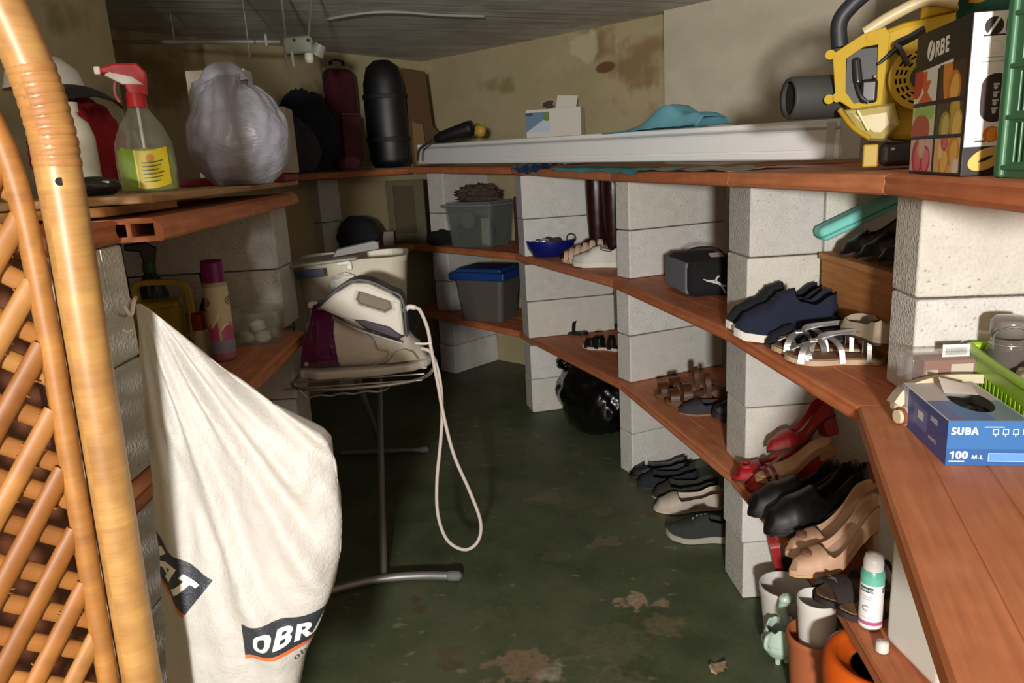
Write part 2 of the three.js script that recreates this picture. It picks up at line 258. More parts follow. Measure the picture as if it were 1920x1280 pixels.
// ------------------------------------------------------------------ hollow clay plank shelves
const TH = 0.04;
function plankGeo(A, B, dA, dB, w0, w1, yA, yB = yA, nose = true) {
  const W = w1 - w0, prof = nose ? [[0, 0.011], [0.003, 0.022], [0.003, 0.026], [0.001, 0.033], [0.006, 0.0385], [0.014, TH], [W * 0.33, TH], [W * 0.335, TH - 0.0015], [W * 0.345, TH - 0.0015], [W * 0.35, TH], [W * 0.66, TH], [W * 0.665, TH - 0.0015], [W * 0.675, TH - 0.0015], [W * 0.68, TH], [W - 0.004, TH], [W, TH - 0.006], [W, 0.004], [W - 0.004, 0], [0.012, 0], [0.003, 0.004]] : [[0, 0.004], [0, TH - 0.006], [0.004, TH], [W - 0.004, TH], [W, TH - 0.006], [W, 0.004], [W - 0.004, 0], [0.004, 0]];
  const E = (P, d, y) => prof.map(([w, h]) => V(P[0] + d[0] * (w0 + w), y - TH + h, P[1] + d[1] * (w0 + w))), a = E(A, dA, yA), b = E(B, dB, yB), pos = [], uv = [], len = Math.hypot(B[0] - A[0], B[1] - A[1]); let per = w0 * 1.7 + A[0];
  const u0 = A[1] * 1.3;
  for (let i = 0; i < prof.length; i++) { const j = (i + 1) % prof.length, s = Math.hypot(prof[j][0] - prof[i][0], prof[j][1] - prof[i][1]); for (const [q, u, v] of [[a[i], u0, per], [b[i], u0 + len, per], [b[j], u0 + len, per + s], [a[i], u0, per], [b[j], u0 + len, per + s], [a[j], u0, per + s]]) { pos.push(q.x, q.y, q.z); uv.push(u, v); } per += s; }
  const tri = THREE.ShapeUtils.triangulateShape(prof.map((p) => V2(...p)), []);
  for (const f of tri) for (const [e, o] of [[a, f], [b, [f[0], f[2], f[1]]]]) for (const k of o) { pos.push(e[k].x, e[k].y, e[k].z); uv.push(prof[k][0], prof[k][1]); }
  const g = new THREE.BufferGeometry(); g.setAttribute('position', new THREE.Float32BufferAttribute(pos, 3)); g.setAttribute('uv', new THREE.Float32BufferAttribute(uv, 2)); g.computeVertexNormals(); return g;
}
const nrm = (d) => { const l = Math.hypot(...d); return [d[0] / l, d[1] / l]; };
function shelf(label, A, B, dA, dB, y, rows, mat = 0, yB = y, gap = 0.0015) {
  dA = nrm(dA); dB = nrm(dB); const L = Math.hypot(B[0] - A[0], B[1] - A[1]), e = nrm([B[0] - A[0], B[1] - A[1]]); A = [A[0] + e[0] * gap, A[1] + e[1] * gap]; B = [B[0] - e[0] * gap, B[1] - e[1] * gap];
  const o = thing('clay_shelf', label, 'shelf', [A[0], y - TH, A[1]], 0, 'hollow clay plank shelves');
  rows.forEach(([w0, w1], i) => { const m = part(o, 'plank', plankGeo(A, B, dA, dB, w0, w1, y, yB, i === 0).translate(-A[0], -(y - TH), -A[1]), M.clay[(mat + i) % 3]); });
  return o;
}
const ROW = [[0, 0.258], [0.262, 0.52]];
const ROW3 = [[0, 0.258], [0.262, 0.52], [0.524, 0.78]];
const A0 = [-0.61, -5.0], A1 = [0.04, -4.2], A2 = [0.432, -3.1], A3 = [0.618, -2.1], K = [0.668, -1.385];
const D0 = [0.68, -0.73], D1 = [0.93, -0.42], D2 = [0.95, -0.3], D3 = [1, -0.1], DK = [0.985, 0.14];
shelf('upper clay shelf at the back, carrying the tall black bag', A0, A1, [0.1, -1], D1, 1.385, ROW, 1, 1.352);
shelf('upper clay shelf bay over the brown boots and blue bowl', A1, A2, D1, D2, 1.352, ROW, 0, 1.32);
shelf('upper clay shelf bay over the black sports bag', A2, A3, D2, D3, 1.32, ROW3, 2);
shelf('upper clay shelf bay over the navy trainers and black shoes', A3, [0.716, -1.43], D3, DK, 1.32, ROW3, 0);
shelf('upper clay shelf end carrying the citrus juicer carton', [0.716, -1.43], [0.60, -0.55], DK, [1, 0.12], 1.32, [[0, 0.29], [0.294, 0.56], [0.564, 0.84]], 2);
shelf('middle clay shelf at the back under the clear storage box', A0, A1, [0.1, -1], D1, 0.88, ROW, 1);
shelf('middle clay shelf bay carrying the blue bowl and boots', A1, A2, D1, D2, 0.88, ROW, 0);
shelf('middle clay shelf bay carrying the black sports bag', A2, A3, D2, D3, 0.88, ROW3, 1);
shelf('middle clay shelf bay carrying the navy trainers', A3, K, D3, DK, 0.88, ROW3, 2);
shelf('wide clay worktop carrying the blue glove box', K, [0.31, -0.36], DK, [0.94, 0.34], 0.88, [[0, 0.24], [0.2425, 0.43], [0.4325, 0.60], [0.6025, 0.80]], 0);
shelf('lower clay shelf at the back in shadow', A0, A1, [0.1, -1], D1, 0.43, ROW, 2);
shelf('lower clay shelf bay carrying the black sandals', A1, [0.455, -3.1], D1, D2, 0.43, ROW, 1);
shelf('lower clay shelf bay carrying the brown sandals', [0.455, -3.1], [0.638, -2.1], D2, D3, 0.43, ROW, 0);
shelf('lower clay shelf bay piled with red and black shoes', [0.638, -2.1], [0.664, -1.43], D3, DK, 0.43, ROW, 2);
shelf('lower clay shelf end under the white canister', [0.664, -1.43], [0.60, -0.8], DK, [1, 0.1], 0.43, ROW, 1);
// far left corner
const J2 = [-1.66, -3.75], DJ = [-0.73, -0.68];
shelf('upper clay shelf in the far left corner under dark bags', J2, A0, DJ, [-0.3, -0.9], 1.38, [[0, 0.22], [0.224, 0.42]], 1);
shelf('middle clay shelf in the far left corner', J2, A0, DJ, [-0.3, -0.9], 0.88, [[0, 0.22], [0.224, 0.42]], 0);
// left side
shelf('left middle clay shelf carrying the spray cans', [-0.635, -1.1], [-0.675, -2.4], [-1, 0], [-1, 0], 0.88, ROW, 0);
shelf('left lower clay shelf hidden behind the white bag', [-0.66, -1.1], [-0.70, -2.62], [-1, 0], [-1, 0], 0.43, ROW, 1);
// upper left: a plank whose sawn end shows its hollow cells
{
  const o = thing('hollow_plank', 'hollow clay plank with sawn open end showing square cells', 'plank', [-0.588, 1.281, -1.30], 0);
  const W = 0.25, N = 5, cw = (W - 0.02) / N, out = [[0, 0.005], [0.004, 0], [W - 0.004, 0], [W, 0.005], [W, 0.03], [W - 0.006, TH], [0.018, TH], [0.006, 0.032], [0, 0.022]].map(([x, y]) => [-x, y]);
  const holes = []; for (let i = 0; i < N; i++) { const x0 = -(0.014 + i * cw), x1 = x0 - cw + 0.008; holes.push([[x0, 0.009], [x1, 0.009], [x1, TH - 0.009], [x0, TH - 0.009]]); }
  const sh = new THREE.Shape(out.map((p) => V2(...p))); for (const h of holes) sh.holes.push(new THREE.Path(h.map((p) => V2(...p))));
  const g = new THREE.ExtrudeGeometry(sh, { depth: 1.30, bevelEnabled: false }); g.translate(0, 0, -1.30); const gg = metreUV(g);
  const body = part(o, 'plank_body', gg, M.clay[0]);
  const cap = new THREE.ShapeGeometry(sh).translate(0, 0, 0.0006); part(o, 'sawn_end', cap, M.clayCut, 'pale orange sawn clay end with open cells');
  o.rotation.y = 0.085;
  const s2 = shelf('short clay plank under the rattan screen edge', [-0.645, -1.10], [-0.655, -1.28], [-1, 0], [-1, 0], 1.32, [[0, 0.30]], 1);
  shelf('rear clay plank of the left upper shelf', [-0.885, -1.33], [-0.99, -2.61], [-1, 0], [-1, 0], 1.321, [[0, 0.25]], 2);
}

// ------------------------------------------------------------------ rattan screen, left foreground
{
  const o = thing('rattan_screen', 'honey coloured rattan screen with diagonal lattice and thick cane frame', 'screen', [-0.533, -0.331, -0.93], Math.PI + 40 * R); o.scale.setScalar(1.24);
  const px = (y) => y < 1.42 ? 0.026 * (1.42 - y) : 1.1 * (y - 1.42) ** 2 + 0.03 * (y - 1.42);       // frame pole
  const qx = (y) => px(y) + 0.0325 + (y > 1.3 ? 0.7 * (y - 1.3) ** 2 : 0);                              // inner cane
  const ys = [0.268, 0.5, 0.8, 1.1, 1.25, 1.38, 1.46, 1.55, 1.64, 1.74, 1.83];
  const arch = [[0.28, 1.89, 0], [0.36, 1.925, 0], [0.46, 1.93, 0], [0.56, 1.88, 0]];
  part(o, 'frame_pole', metreUV(tube([...ys.map((y) => [px(y), y, 0]), ...arch], 0.0208, 90, 20)), M.cane);
  part(o, 'inner_cane', metreUV(tube([...ys.map((y) => [qx(y), y, -0.004]), [0.46, 1.88, -0.004]], 0.0105, 70, 12)), M.caneStrip);
  for (const [y0, y1, n] of [[1.403, 1.488, 10], [1.55, 1.615, 8]]) for (let i = 0; i < n; i++) {
    const y = mix(y0, y1, i / (n - 1)), dx = (px(y + 0.01) - px(y - 0.01)) / 0.02; const g = new THREE.TorusGeometry(0.0178, 0.0038, 10, 30); g.scale(1, 1, 1.7); g.rotateX(Math.PI / 2); g.rotateZ(-Math.atan(dx) + rr(-0.16, 0.10)); g.translate(px(y), y, 0); part(o, 'cane_wrap', metreUV(g), M.caneWrap);
  }
  part(o, 'screw_hole', cyl(0.004, 0.004, 0.004).rotateX(Math.PI / 2).translate(px(1.385) + 0.004, 1.385, -0.0205), M.black);
  // lattice canes, each a flattened half round strip
  
  const sp = 0.036, ties = [];
  for (const dir of [0.78, -1.4]) for (let k = -60; k < 90; k++) {
    // line: (y - dir * x) = c
    const c = k * sp * Math.hypot(1, dir) + 0.01; const pts = [];
    for (let x = 0.0; x <= 0.47; x += 0.004) { const y = dir * x + c + 0.1; if (y > 0.28 && y < 1.86 && x > qx(y) + 0.002) pts.push([x, y]); }
    if (pts.length < 5) continue; const a = pts[0], b = pts[pts.length - 1], L = Math.hypot(b[0] - a[0], b[1] - a[1]);
    const g = new THREE.CylinderGeometry(0.0098, 0.0098, L, 12, 1); { const uv = g.attributes.uv; for (let i = 0; i < uv.count; i++) uv.setXY(i, uv.getY(i) * L + k * 0.13, uv.getX(i) * 0.05 + k * 0.07); } g.scale(1, 1, 0.55); g.rotateZ(-Math.PI / 2); g.translate(L / 2, 0, 0); const gg = g; gg.rotateZ(Math.atan2(b[1] - a[1], b[0] - a[0])); gg.translate(a[0], a[1], dir > 0 ? 0.004 : -0.0045);
    part(o, 'lattice_cane', gg, M.caneTints[Math.floor(rnd() * 4)]).rotation.z = rr(-0.004, 0.004);
  }
  for (let i = 0; i < 70; i++) { const y = rr(0.75, 1.55), x = qx(y) + rr(0.01, 0.16), s0 = sp * Math.hypot(1, 1.4), k = Math.round((y + 1.4 * x - 0.11) / s0), yy = -1.4 * x + k * s0 + 0.11; const g = new THREE.TorusGeometry(0.0112, 0.0009, 5, 16); g.scale(1, 0.6, 1); g.rotateX(Math.PI / 2); g.rotateZ(rr(0.3, 0.9)); g.translate(x, yy, -0.001); ties.push(g); }
  const tie = part(o, 'binding_thread', merge(ties), M.caneWrap); tie.userData.kind = 'stuff';
}

one('brown_board', metreUV(rb(0.50, 0.86, 0.014, 0.003, 0, 0.43, 0)), M.woodDark, 'dark brown wooden board leaning behind the rattan lattice', 'board', [-0.96, 0.437, -1.085], 0);

// ------------------------------------------------------------------ white hardware store bag on a wire hook
{
  const hk = one('wire_hook', tube([[-0.615, 1.284, -1.14], [-0.612, 1.25, -1.135], [-0.605, 1.215, -1.125], [-0.597, 1.195, -1.118], [-0.585, 1.187, -1.11], [-0.572, 1.19, -1.10], [-0.56, 1.203, -1.09], [-0.549, 1.218, -1.08]], 0.0022, 60, 8), M.steel, 'bent steel wire hook holding the white bag', 'hook');
  const Z0 = -1.085;
  const XL = tab([[0, -0.556], [0.03, -0.558], [0.12, -0.566], [0.25, -0.575], [0.4, -0.583], [0.6, -0.598], [0.8, -0.612], [1, -0.62]]);
  const rightPts = [[1.206, -0.549], [1.196, -0.535], [1.15, -0.484], [1.10, -0.43], [1.05, -0.365], [1.02, -0.317], [1.004, -0.292], [0.99, -0.282], [0.95, -0.279], [0.90, -0.277], [0.85, -0.279], [0.80, -0.287], [0.74, -0.305], [0.68, -0.333], [0.62, -0.365], [0.5, -0.40], [0.34, -0.42]];
  const XR = (y) => { for (let i = 0; i < rightPts.length - 1; i++) if (y <= rightPts[i][0] && y >= rightPts[i + 1][0]) return mix(rightPts[i][1], rightPts[i + 1][1], (rightPts[i][0] - y) / (rightPts[i][0] - rightPts[i + 1][0])); return rightPts[rightPts.length - 1][1]; };
  const yTop = 1.205, yBot = 0.36, x0 = -0.66, wU = 0.42, y0 = 0.34, hU = 0.88;
  const NU = 150, NV = 150;
  const g = grid(NU, NV, (u, v) => {
    const y = mix(yTop, yBot, v), xl = XL(v), xr = XR(y), w = (xr - xl) / 2, c = (xl + xr) / 2, a = u * Math.PI * 2, ca = Math.cos(a), sa = Math.sin(a);
    let x = c + w * Math.sign(ca) * Math.abs(ca) ** 0.85, d = Math.min(0.06, 0.006 + v * 0.09) * Math.min(1, w / 0.06);
    const ang = Math.atan2(x + 0.556, 1.215 - y + 0.02), rad = Math.hypot(x + 0.556, 1.215 - y);
    let f = 0; const fl = sm(0.02, 0.2, rad) * (1 - 0.45 * sm(0.45, 0.8, rad));
    f += 0.0075 * Math.sin(ang * 30 + 2.2 * nz(rad * 4, ang * 2)) * fl + 0.004 * Math.sin(ang * 55 + 3 * nz(rad * 5, 3)) * fl;
    f += 0.016 * fbm(x * 7 + 3, y * 5, 1, 4) * sm(0.1, 0.4, rad) + 0.004 * fbm(x * 30, y * 22, 5, 3) * sm(0.05, 0.2, rad);
    f += -0.012 * Math.exp(-((((x + 0.485) - (0.86 - y) * 0.35) / 0.012) ** 2)) * sm(1.05, 0.9, y) * sm(0.735, 0.80, y);      // long diagonal crease
    const z = Z0 + d * Math.sign(sa) * Math.abs(sa) ** 0.8 + f * (sa > 0 ? 1 : -0.6) + 0.02 * Math.sin((x + 0.45) * 9);
    return [x, y, z];
  }, true);
  { const p = g.attributes.position, uv = g.attributes.uv; for (let i = 0; i < p.count; i++) { const u = (i % (NU + 1)) / NU, sa = Math.sin(u * Math.PI * 2); if (sa >= -0.02) uv.setXY(i, (p.getX(i) - x0) / wU, (p.getY(i) - y0) / hU); else uv.setXY(i, 0.98, 0.985); } }
  const band = (c, cx, cy, rot, txt, w, h, skew) => { c.save(); c.translate(cx, cy); c.rotate(rot); c.transform(1, 0, skew, 1, 0, 0); c.fillStyle = '#2b2f36'; c.fillRect(-w / 2, -h / 2, w, h); c.fillStyle = '#c8693c'; c.fillRect(-w / 2, h / 2, w, h * 0.12); c.fillStyle = '#f0ede4'; c.textBaseline = 'middle'; c.textAlign = 'left'; writeText(c, `italic 900 ${h * 0.78}px sans-serif`, txt, -w / 2 + h * 0.20, h * 0.05); c.restore(); };
  const t = print(wU, hU, (c, w, h) => {
    c.fillStyle = '#b6b3ad'; c.fillRect(0, 0, w, h);
    const X = (x) => x - x0, Y = (y) => hU - (y - y0);
    band(c, X(-0.318), Y(0.69), -0.06, 'OBRAMAT', 0.25, 0.057, -0.12);
    band(c, X(-0.632), Y(0.838), 0.62, 'OBRAMAT', 0.305, 0.072, -0.12);
    c.fillStyle = '#4a4a4a'; c.save(); c.translate(X(-0.372), Y(0.632)); c.rotate(-0.25); writeText(c, 'italic 700 0.014px sans-serif', 'obramat.es', 0, 0); c.restore();
  }, 2200);
  const o = thing('shopping_bag', 'white fabric shopping bag with dark printed bands hanging from a hook', 'bag', [0, 0, 0]);
  part(o, 'bag_body', g, std({ map: t, roughness: 0.55, bumpMap: T.crumple, bumpScale: 0.004 }));
  part(o, 'handle_tuft', tube([[-0.564, 1.207, -1.08], [-0.558, 1.192, -1.086], [-0.549, 1.212, -1.083], [-0.543, 1.218, -1.08]], 0.0032, 16, 6), M.white);
  part(o, 'handle_tuft', tube([[-0.556, 1.17, -1.08], [-0.565, 1.168, -1.077], [-0.569, 1.172, -1.075]], 0.0022, 12, 6), M.white);
}

// ------------------------------------------------------------------ ironing board with steam iron
{
  const o = thing('ironing_board', 'ironing board on grey tube legs under the purple steam iron', 'ironing board', [-0.50, 0, -2.3]);
  const out = []; for (let i = 0; i <= 24; i++) { const t = i / 24, a = t * Math.PI; out.push([Math.cos(a) * (0.16), -0.95 - Math.sin(a) * 0.22]); } out.push([-0.16, -0.12], [0.16, -0.12]);
  const top = ext(out, 0.025, 0.006); top.rotateX(-Math.PI / 2); top.scale(1, 1, -1); 
  const tg = ext(out.map(([x, y]) => [x, -y]), 0.025, 0.006).rotateX(Math.PI / 2).scale(1, -1, -1).translate(-0.05, 0.735, 0); tg.computeVertexNormals();
  part(o, 'board_top', metreUV(tg), cloth(0x3a3d40));
  // steel iron rest at the near end
  part(o, 'iron_rest', merge(tube([[-0.16, 0.748, 0.12], [0, 0.745, 0.145], [0.2, 0.752, 0.12], [0.245, 0.757, 0.0], [0.2, 0.757, -0.14], [-0.15, 0.75, -0.14], [-0.19, 0.748, 0]], 0.005, 90, 8, true), tube([-0.13, -0.095, -0.06, -0.025, 0.01, 0.045, 0.08, 0.11].map((x, i) => [x, 0.716 + (i % 2) * 0.005 + 0.008 * (x + 0.13) / 0.24, 0.12]), 0.0035, 60, 6), bar([-0.13, 0.716, 0.12], [-0.15, 0.745, 0.13], 0.003), bar([0.11, 0.728, 0.12], [0.13, 0.748, 0.13], 0.003), ...[-0.09, -0.02, 0.05, 0.12].map((z) => bar([-0.2, 0.747, z], [0.22, 0.752, z], 0.003, 6))), M.steel);
  for (const [name, pts] of [['leg', [[0.012, 0.018, -0.03], [-0.085, 0.725, -0.92]]], ['leg', [[-0.17, 0.018, -1.18], [-0.05, 0.725, -0.18]]]]) part(o, name, bar(pts[0], pts[1], 0.0125, 14), M.greyMetal);
  const f1 = part(o, 'foot_bar', capTube([[-0.24, 0.02, 0.10], [-0.10, 0.022, 0.035], [0.02, 0.022, 0], [0.14, 0.022, -0.005], [0.25, 0.022, 0.008]], 0.0145, 40, 14), M.greyMetal);
  part(f1, 'rubber_cap', merge(bar([0.245, 0.022, 0.007], [0.27, 0.022, 0.010], 0.0175, 14)), hex(0x6a6a6c, 0.7));
  const f2 = part(o, 'foot_bar', capTube([[-0.38, 0.02, -1.19], [-0.17, 0.02, -1.185], [0.03, 0.02, -1.18]], 0.0125, 20, 12), M.greyMetal);
  part(f2, 'rubber_cap', bar([0.02, 0.02, -1.18], [0.045, 0.02, -1.18], 0.016, 12), hex(0x6a6a6c, 0.7));
}
{
  const o = thing('steam_iron_station', 'white and purple steam iron station on the ironing board', 'steam iron', [-0.69, 0.757, -2.325], 0.06);
  const Hh = tab([[0, 0.03], [0.05, 0.13], [0.13, 0.20], [0.28, 0.205], [0.42, 0.17], [0.62, 0.14], [0.84, 0.105], [0.95, 0.06], [1, 0.012]]), Dp = tab([[0, 0.012], [0.05, 0.07], [0.2, 0.105], [0.6, 0.11], [0.85, 0.085], [0.96, 0.05], [1, 0.01]]), L = 0.425;
  const loft = (t0, t1, grow = 0, y0 = 0.02) => grid(44, 40, (u, v) => { const t = mix(t0, t1, v), a = u * Math.PI * 2, h = Hh(t) / 2 + grow, d = Dp(t) + grow, ca = Math.cos(a), sa = Math.sin(a); const yy = Math.sign(sa) * Math.abs(sa) ** 0.7, zz = Math.sign(ca) * Math.abs(ca) ** 0.7, ly = (yy + 1) / 2; return [t * L - ly * 0.02 * (t < 0.3 ? -1.2 : 0.6), y0 + h + yy * h, zz * d * (1 - 0.35 * ly)]; }, true);
  part(o, 'station_body', loft(0.0, 1), hex(0xc6beb2, 0.35));
  const tk = part(o, 'water_tank', loft(0.002, 0.345, 0.006), phy({ color: 0x5e1850, roughness: 0.12, clearcoat: 1 }), 'glossy purple water tank');
  part(tk, 'tank_logo', ext(circlePts(0.007, 18), 0.001, 0).translate(0.05, 0.055, 0.1095), hex(0x9a8a94, 0.6));
  part(o, 'base_skirt', (() => { const s = []; for (let i = 0; i <= 40; i++) { const t = i / 40; s.push([t * L, Dp(t) + 0.008]); } for (let i = 40; i >= 0; i--) { const t = i / 40; s.push([t * L, -Dp(t) - 0.008]); } return ext(s, 0.026, 0.008).rotateX(Math.PI / 2).translate(0, 0.014, 0); })(), hex(0xc8c2b8, 0.35));
  part(o, 'tank_catch', rb(0.035, 0.02, 0.03, 0.008, 0.075, 0.222, 0.02), hex(0xe2ddd4, 0.4));
  part(o, 'cord_recess', ext([[0.29, 0.035], [0.325, 0.072], [0.35, 0.078], [0.375, 0.066], [0.39, 0.04]], 0.01, 0.003).translate(0, 0, 0.093), hex(0xb4ac98, 0.5));
  part(o, 'side_crease', tube([[0.21, 0.15, 0.075], [0.255, 0.118, 0.09], [0.27, 0.085, 0.1], [0.30, 0.075, 0.1], [0.285, 0.05, 0.105], [0.25, 0.036, 0.112]], 0.0016, 40, 6), hex(0x9d9484, 0.6));
  // the iron lying on the station
  const ir = new THREE.Group(); ir.name = 'iron'; o.add(ir); ir.position.set(0, 0, 0.045);
  const wedge = [[0.098, 0.222], [0.15, 0.262], [0.21, 0.292], [0.26, 0.288], [0.32, 0.255], [0.352, 0.228], [0.354, 0.118], [0.33, 0.112], [0.24, 0.15], [0.16, 0.188]];
  const hole = [[0.228, 0.262], [0.25, 0.268], [0.315, 0.235], [0.322, 0.205], [0.30, 0.195], [0.225, 0.225], [0.218, 0.24]];
  part(ir, 'iron_shell', ext(wedge, 0.085, 0.012, [hole.slice().reverse()]), hex(0xc8c2b6, 0.3));
  part(ir, 'handle_grip', merge(ext(hole.map(([x, y]) => [x, y]), 0.05, 0.004)), hex(0x6b6150, 0.6));
  part(ir, 'top_rim', strap([[0.095, 0.222, 0], [0.15, 0.2665, 0], [0.21, 0.298, 0], [0.262, 0.294, 0], [0.32, 0.262, 0], [0.357, 0.231, 0], [0.36, 0.115, 0]], 0.088, 0.006, [0, 0, 1], 50), hex(0x17121a, 0.35));
  part(ir, 'purple_inlay', ext([[0.20, 0.182], [0.235, 0.178], [0.31, 0.152], [0.352, 0.115], [0.33, 0.106], [0.24, 0.145]], 0.09, 0.006), hex(0x2c1a2c, 0.4));
  part(ir, 'soleplate', strap([[0.09, 0.218, 0], [0.16, 0.178, 0], [0.24, 0.138, 0], [0.345, 0.096, 0]], 0.10, 0.005, [0, 0, 1], 30, (u) => 0.25 + 0.75 * sm(0, 0.55, u)), std({ color: 0xb9b5ae, metalness: 0.7, roughness: 0.3 }));
  part(ir, 'cord_socket', capTube([[0.358, 0.19, 0], [0.372, 0.2, 0.002], [0.388, 0.198, 0.004]], 0.008, 12, 10), hex(0xd8d4cc, 0.4));
  // hose hanging in a loop in front of the board
  part(o, 'steam_hose', merge(tube([[0.385, 0.198, 0.05], [0.405, 0.19, 0.055], [0.425, 0.13, 0.06], [0.432, 0.06, 0.068], [0.445, -0.06, 0.075], [0.455, -0.16, 0.08], [0.478, -0.29, 0.085], [0.52, -0.42, 0.085], [0.548, -0.53, 0.085], [0.535, -0.60, 0.085], [0.49, -0.628, 0.085], [0.435, -0.59, 0.083], [0.41, -0.50, 0.08], [0.415, -0.38, 0.078], [0.438, -0.24, 0.075], [0.45, -0.14, 0.07], [0.45, -0.03, 0.065], [0.43, 0.05, 0.06], [0.40, 0.065, 0.05]], 0.0058, 160, 10)), cloth(0xc9beb2, 0.8));
  part(o, 'hose_clip', capTube([[0.385, 0.085, 0.06], [0.41, 0.083, 0.066], [0.432, 0.085, 0.07]], 0.004, 10, 8), hex(0xd8d4cc, 0.4));
}
// white tub with a loose lid, behind the iron
function tubGeo(w, d, h, th, taper = 0.86, r = 0.05, seg = 8) {
  const ring = (sx, sz, rad) => { const p = []; for (const [cx, cz, a0] of [[1, 1, 0], [-1, 1, 1], [-1, -1, 2], [1, -1, 3]]) for (let i = 0; i <= seg; i++) { const a = (a0 + i / seg) * Math.PI / 2; p.push([cx * (sx / 2 - rad) + rad * Math.cos(a), cz * (sz / 2 - rad) + rad * Math.sin(a)]); } p.push(p[0]); return p; };
  const prof = [[0.001, 0.0, 1], [taper, 0.0, 0], [1, h, 0], [1, h - 0.0, 2], [1, h, 3], [1, h - 0.0001, 4], [taper, th, 5], [0.001, th, 6]];
  const rings = [[0.02, 0], [taper * 0.96, 0], [taper, 0.006], [1 - 0.02, h - 0.02], [1, h - 0.02], [1.01, h - 0.004], [1, h], [0.985 - th * 4 / w, h], [0.975 - th * 4 / w, h - 0.02], [taper - th * 4 / w, th + 0.004], [taper * 0.9, th], [0.02, th]].map(([s, y]) => ring(w * s, d * s, Math.min(r, w * s * 0.45, d * s * 0.45)).map(([x, z]) => [x, y, z]));
  const N = rings[0].length - 1; const f = (u, v) => rings[Math.round(v * (rings.length - 1))][Math.round(u * N)]; let g = grid(N, rings.length - 1, f, true); g = g.toNonIndexed(); g.computeVertexNormals(); return g;
}
{
  const o = thing('plastic_tub', 'cream plastic tub with a dark handled lid behind the iron', 'tub', [-0.575, 0.749, -2.80], 0.09);
  part(o, 'tub_body', tubGeo(0.40, 0.30, 0.325, 0.006, 0.84, 0.06), hex(0xbdb7a2, 0.45));
  const lid = part(o, 'loose_lid', rb(0.33, 0.012, 0.20, 0.006).rotateZ(0.06).translate(-0.13, 0.325, 0.12), hex(0x8d897c, 0.4)); part(lid, 'lid_handle', ext([[-0.02, 0], [0.0, 0.03], [0.13, 0.052], [0.15, 0.045], [0.15, 0.018]], 0.02, 0.004).translate(-0.04, 0.335, 0.13), hex(0x4a4640, 0.4));
  part(o, 'blue_label', rb(0.10, 0.028, 0.003, 0.001).rotateZ(0.05).translate(-0.13, 0.293, 0.224), hex(0x1c2350, 0.5));
  part(o, 'clip', merge(rb(0.05, 0.02, 0.016, 0.006, -0.02, 0.318, 0.158), rb(0.02, 0.03, 0.012, 0.005, 0.0, 0.305, 0.158)), hex(0xd8d4c8, 0.3));
  part(o, 'white_rag', blob(0.05, 0.035, 0.03, { seed: 4, amp: 0.3 }).translate(-0.02, 0.22, 0.16), cloth(0xd8d4c8));
}

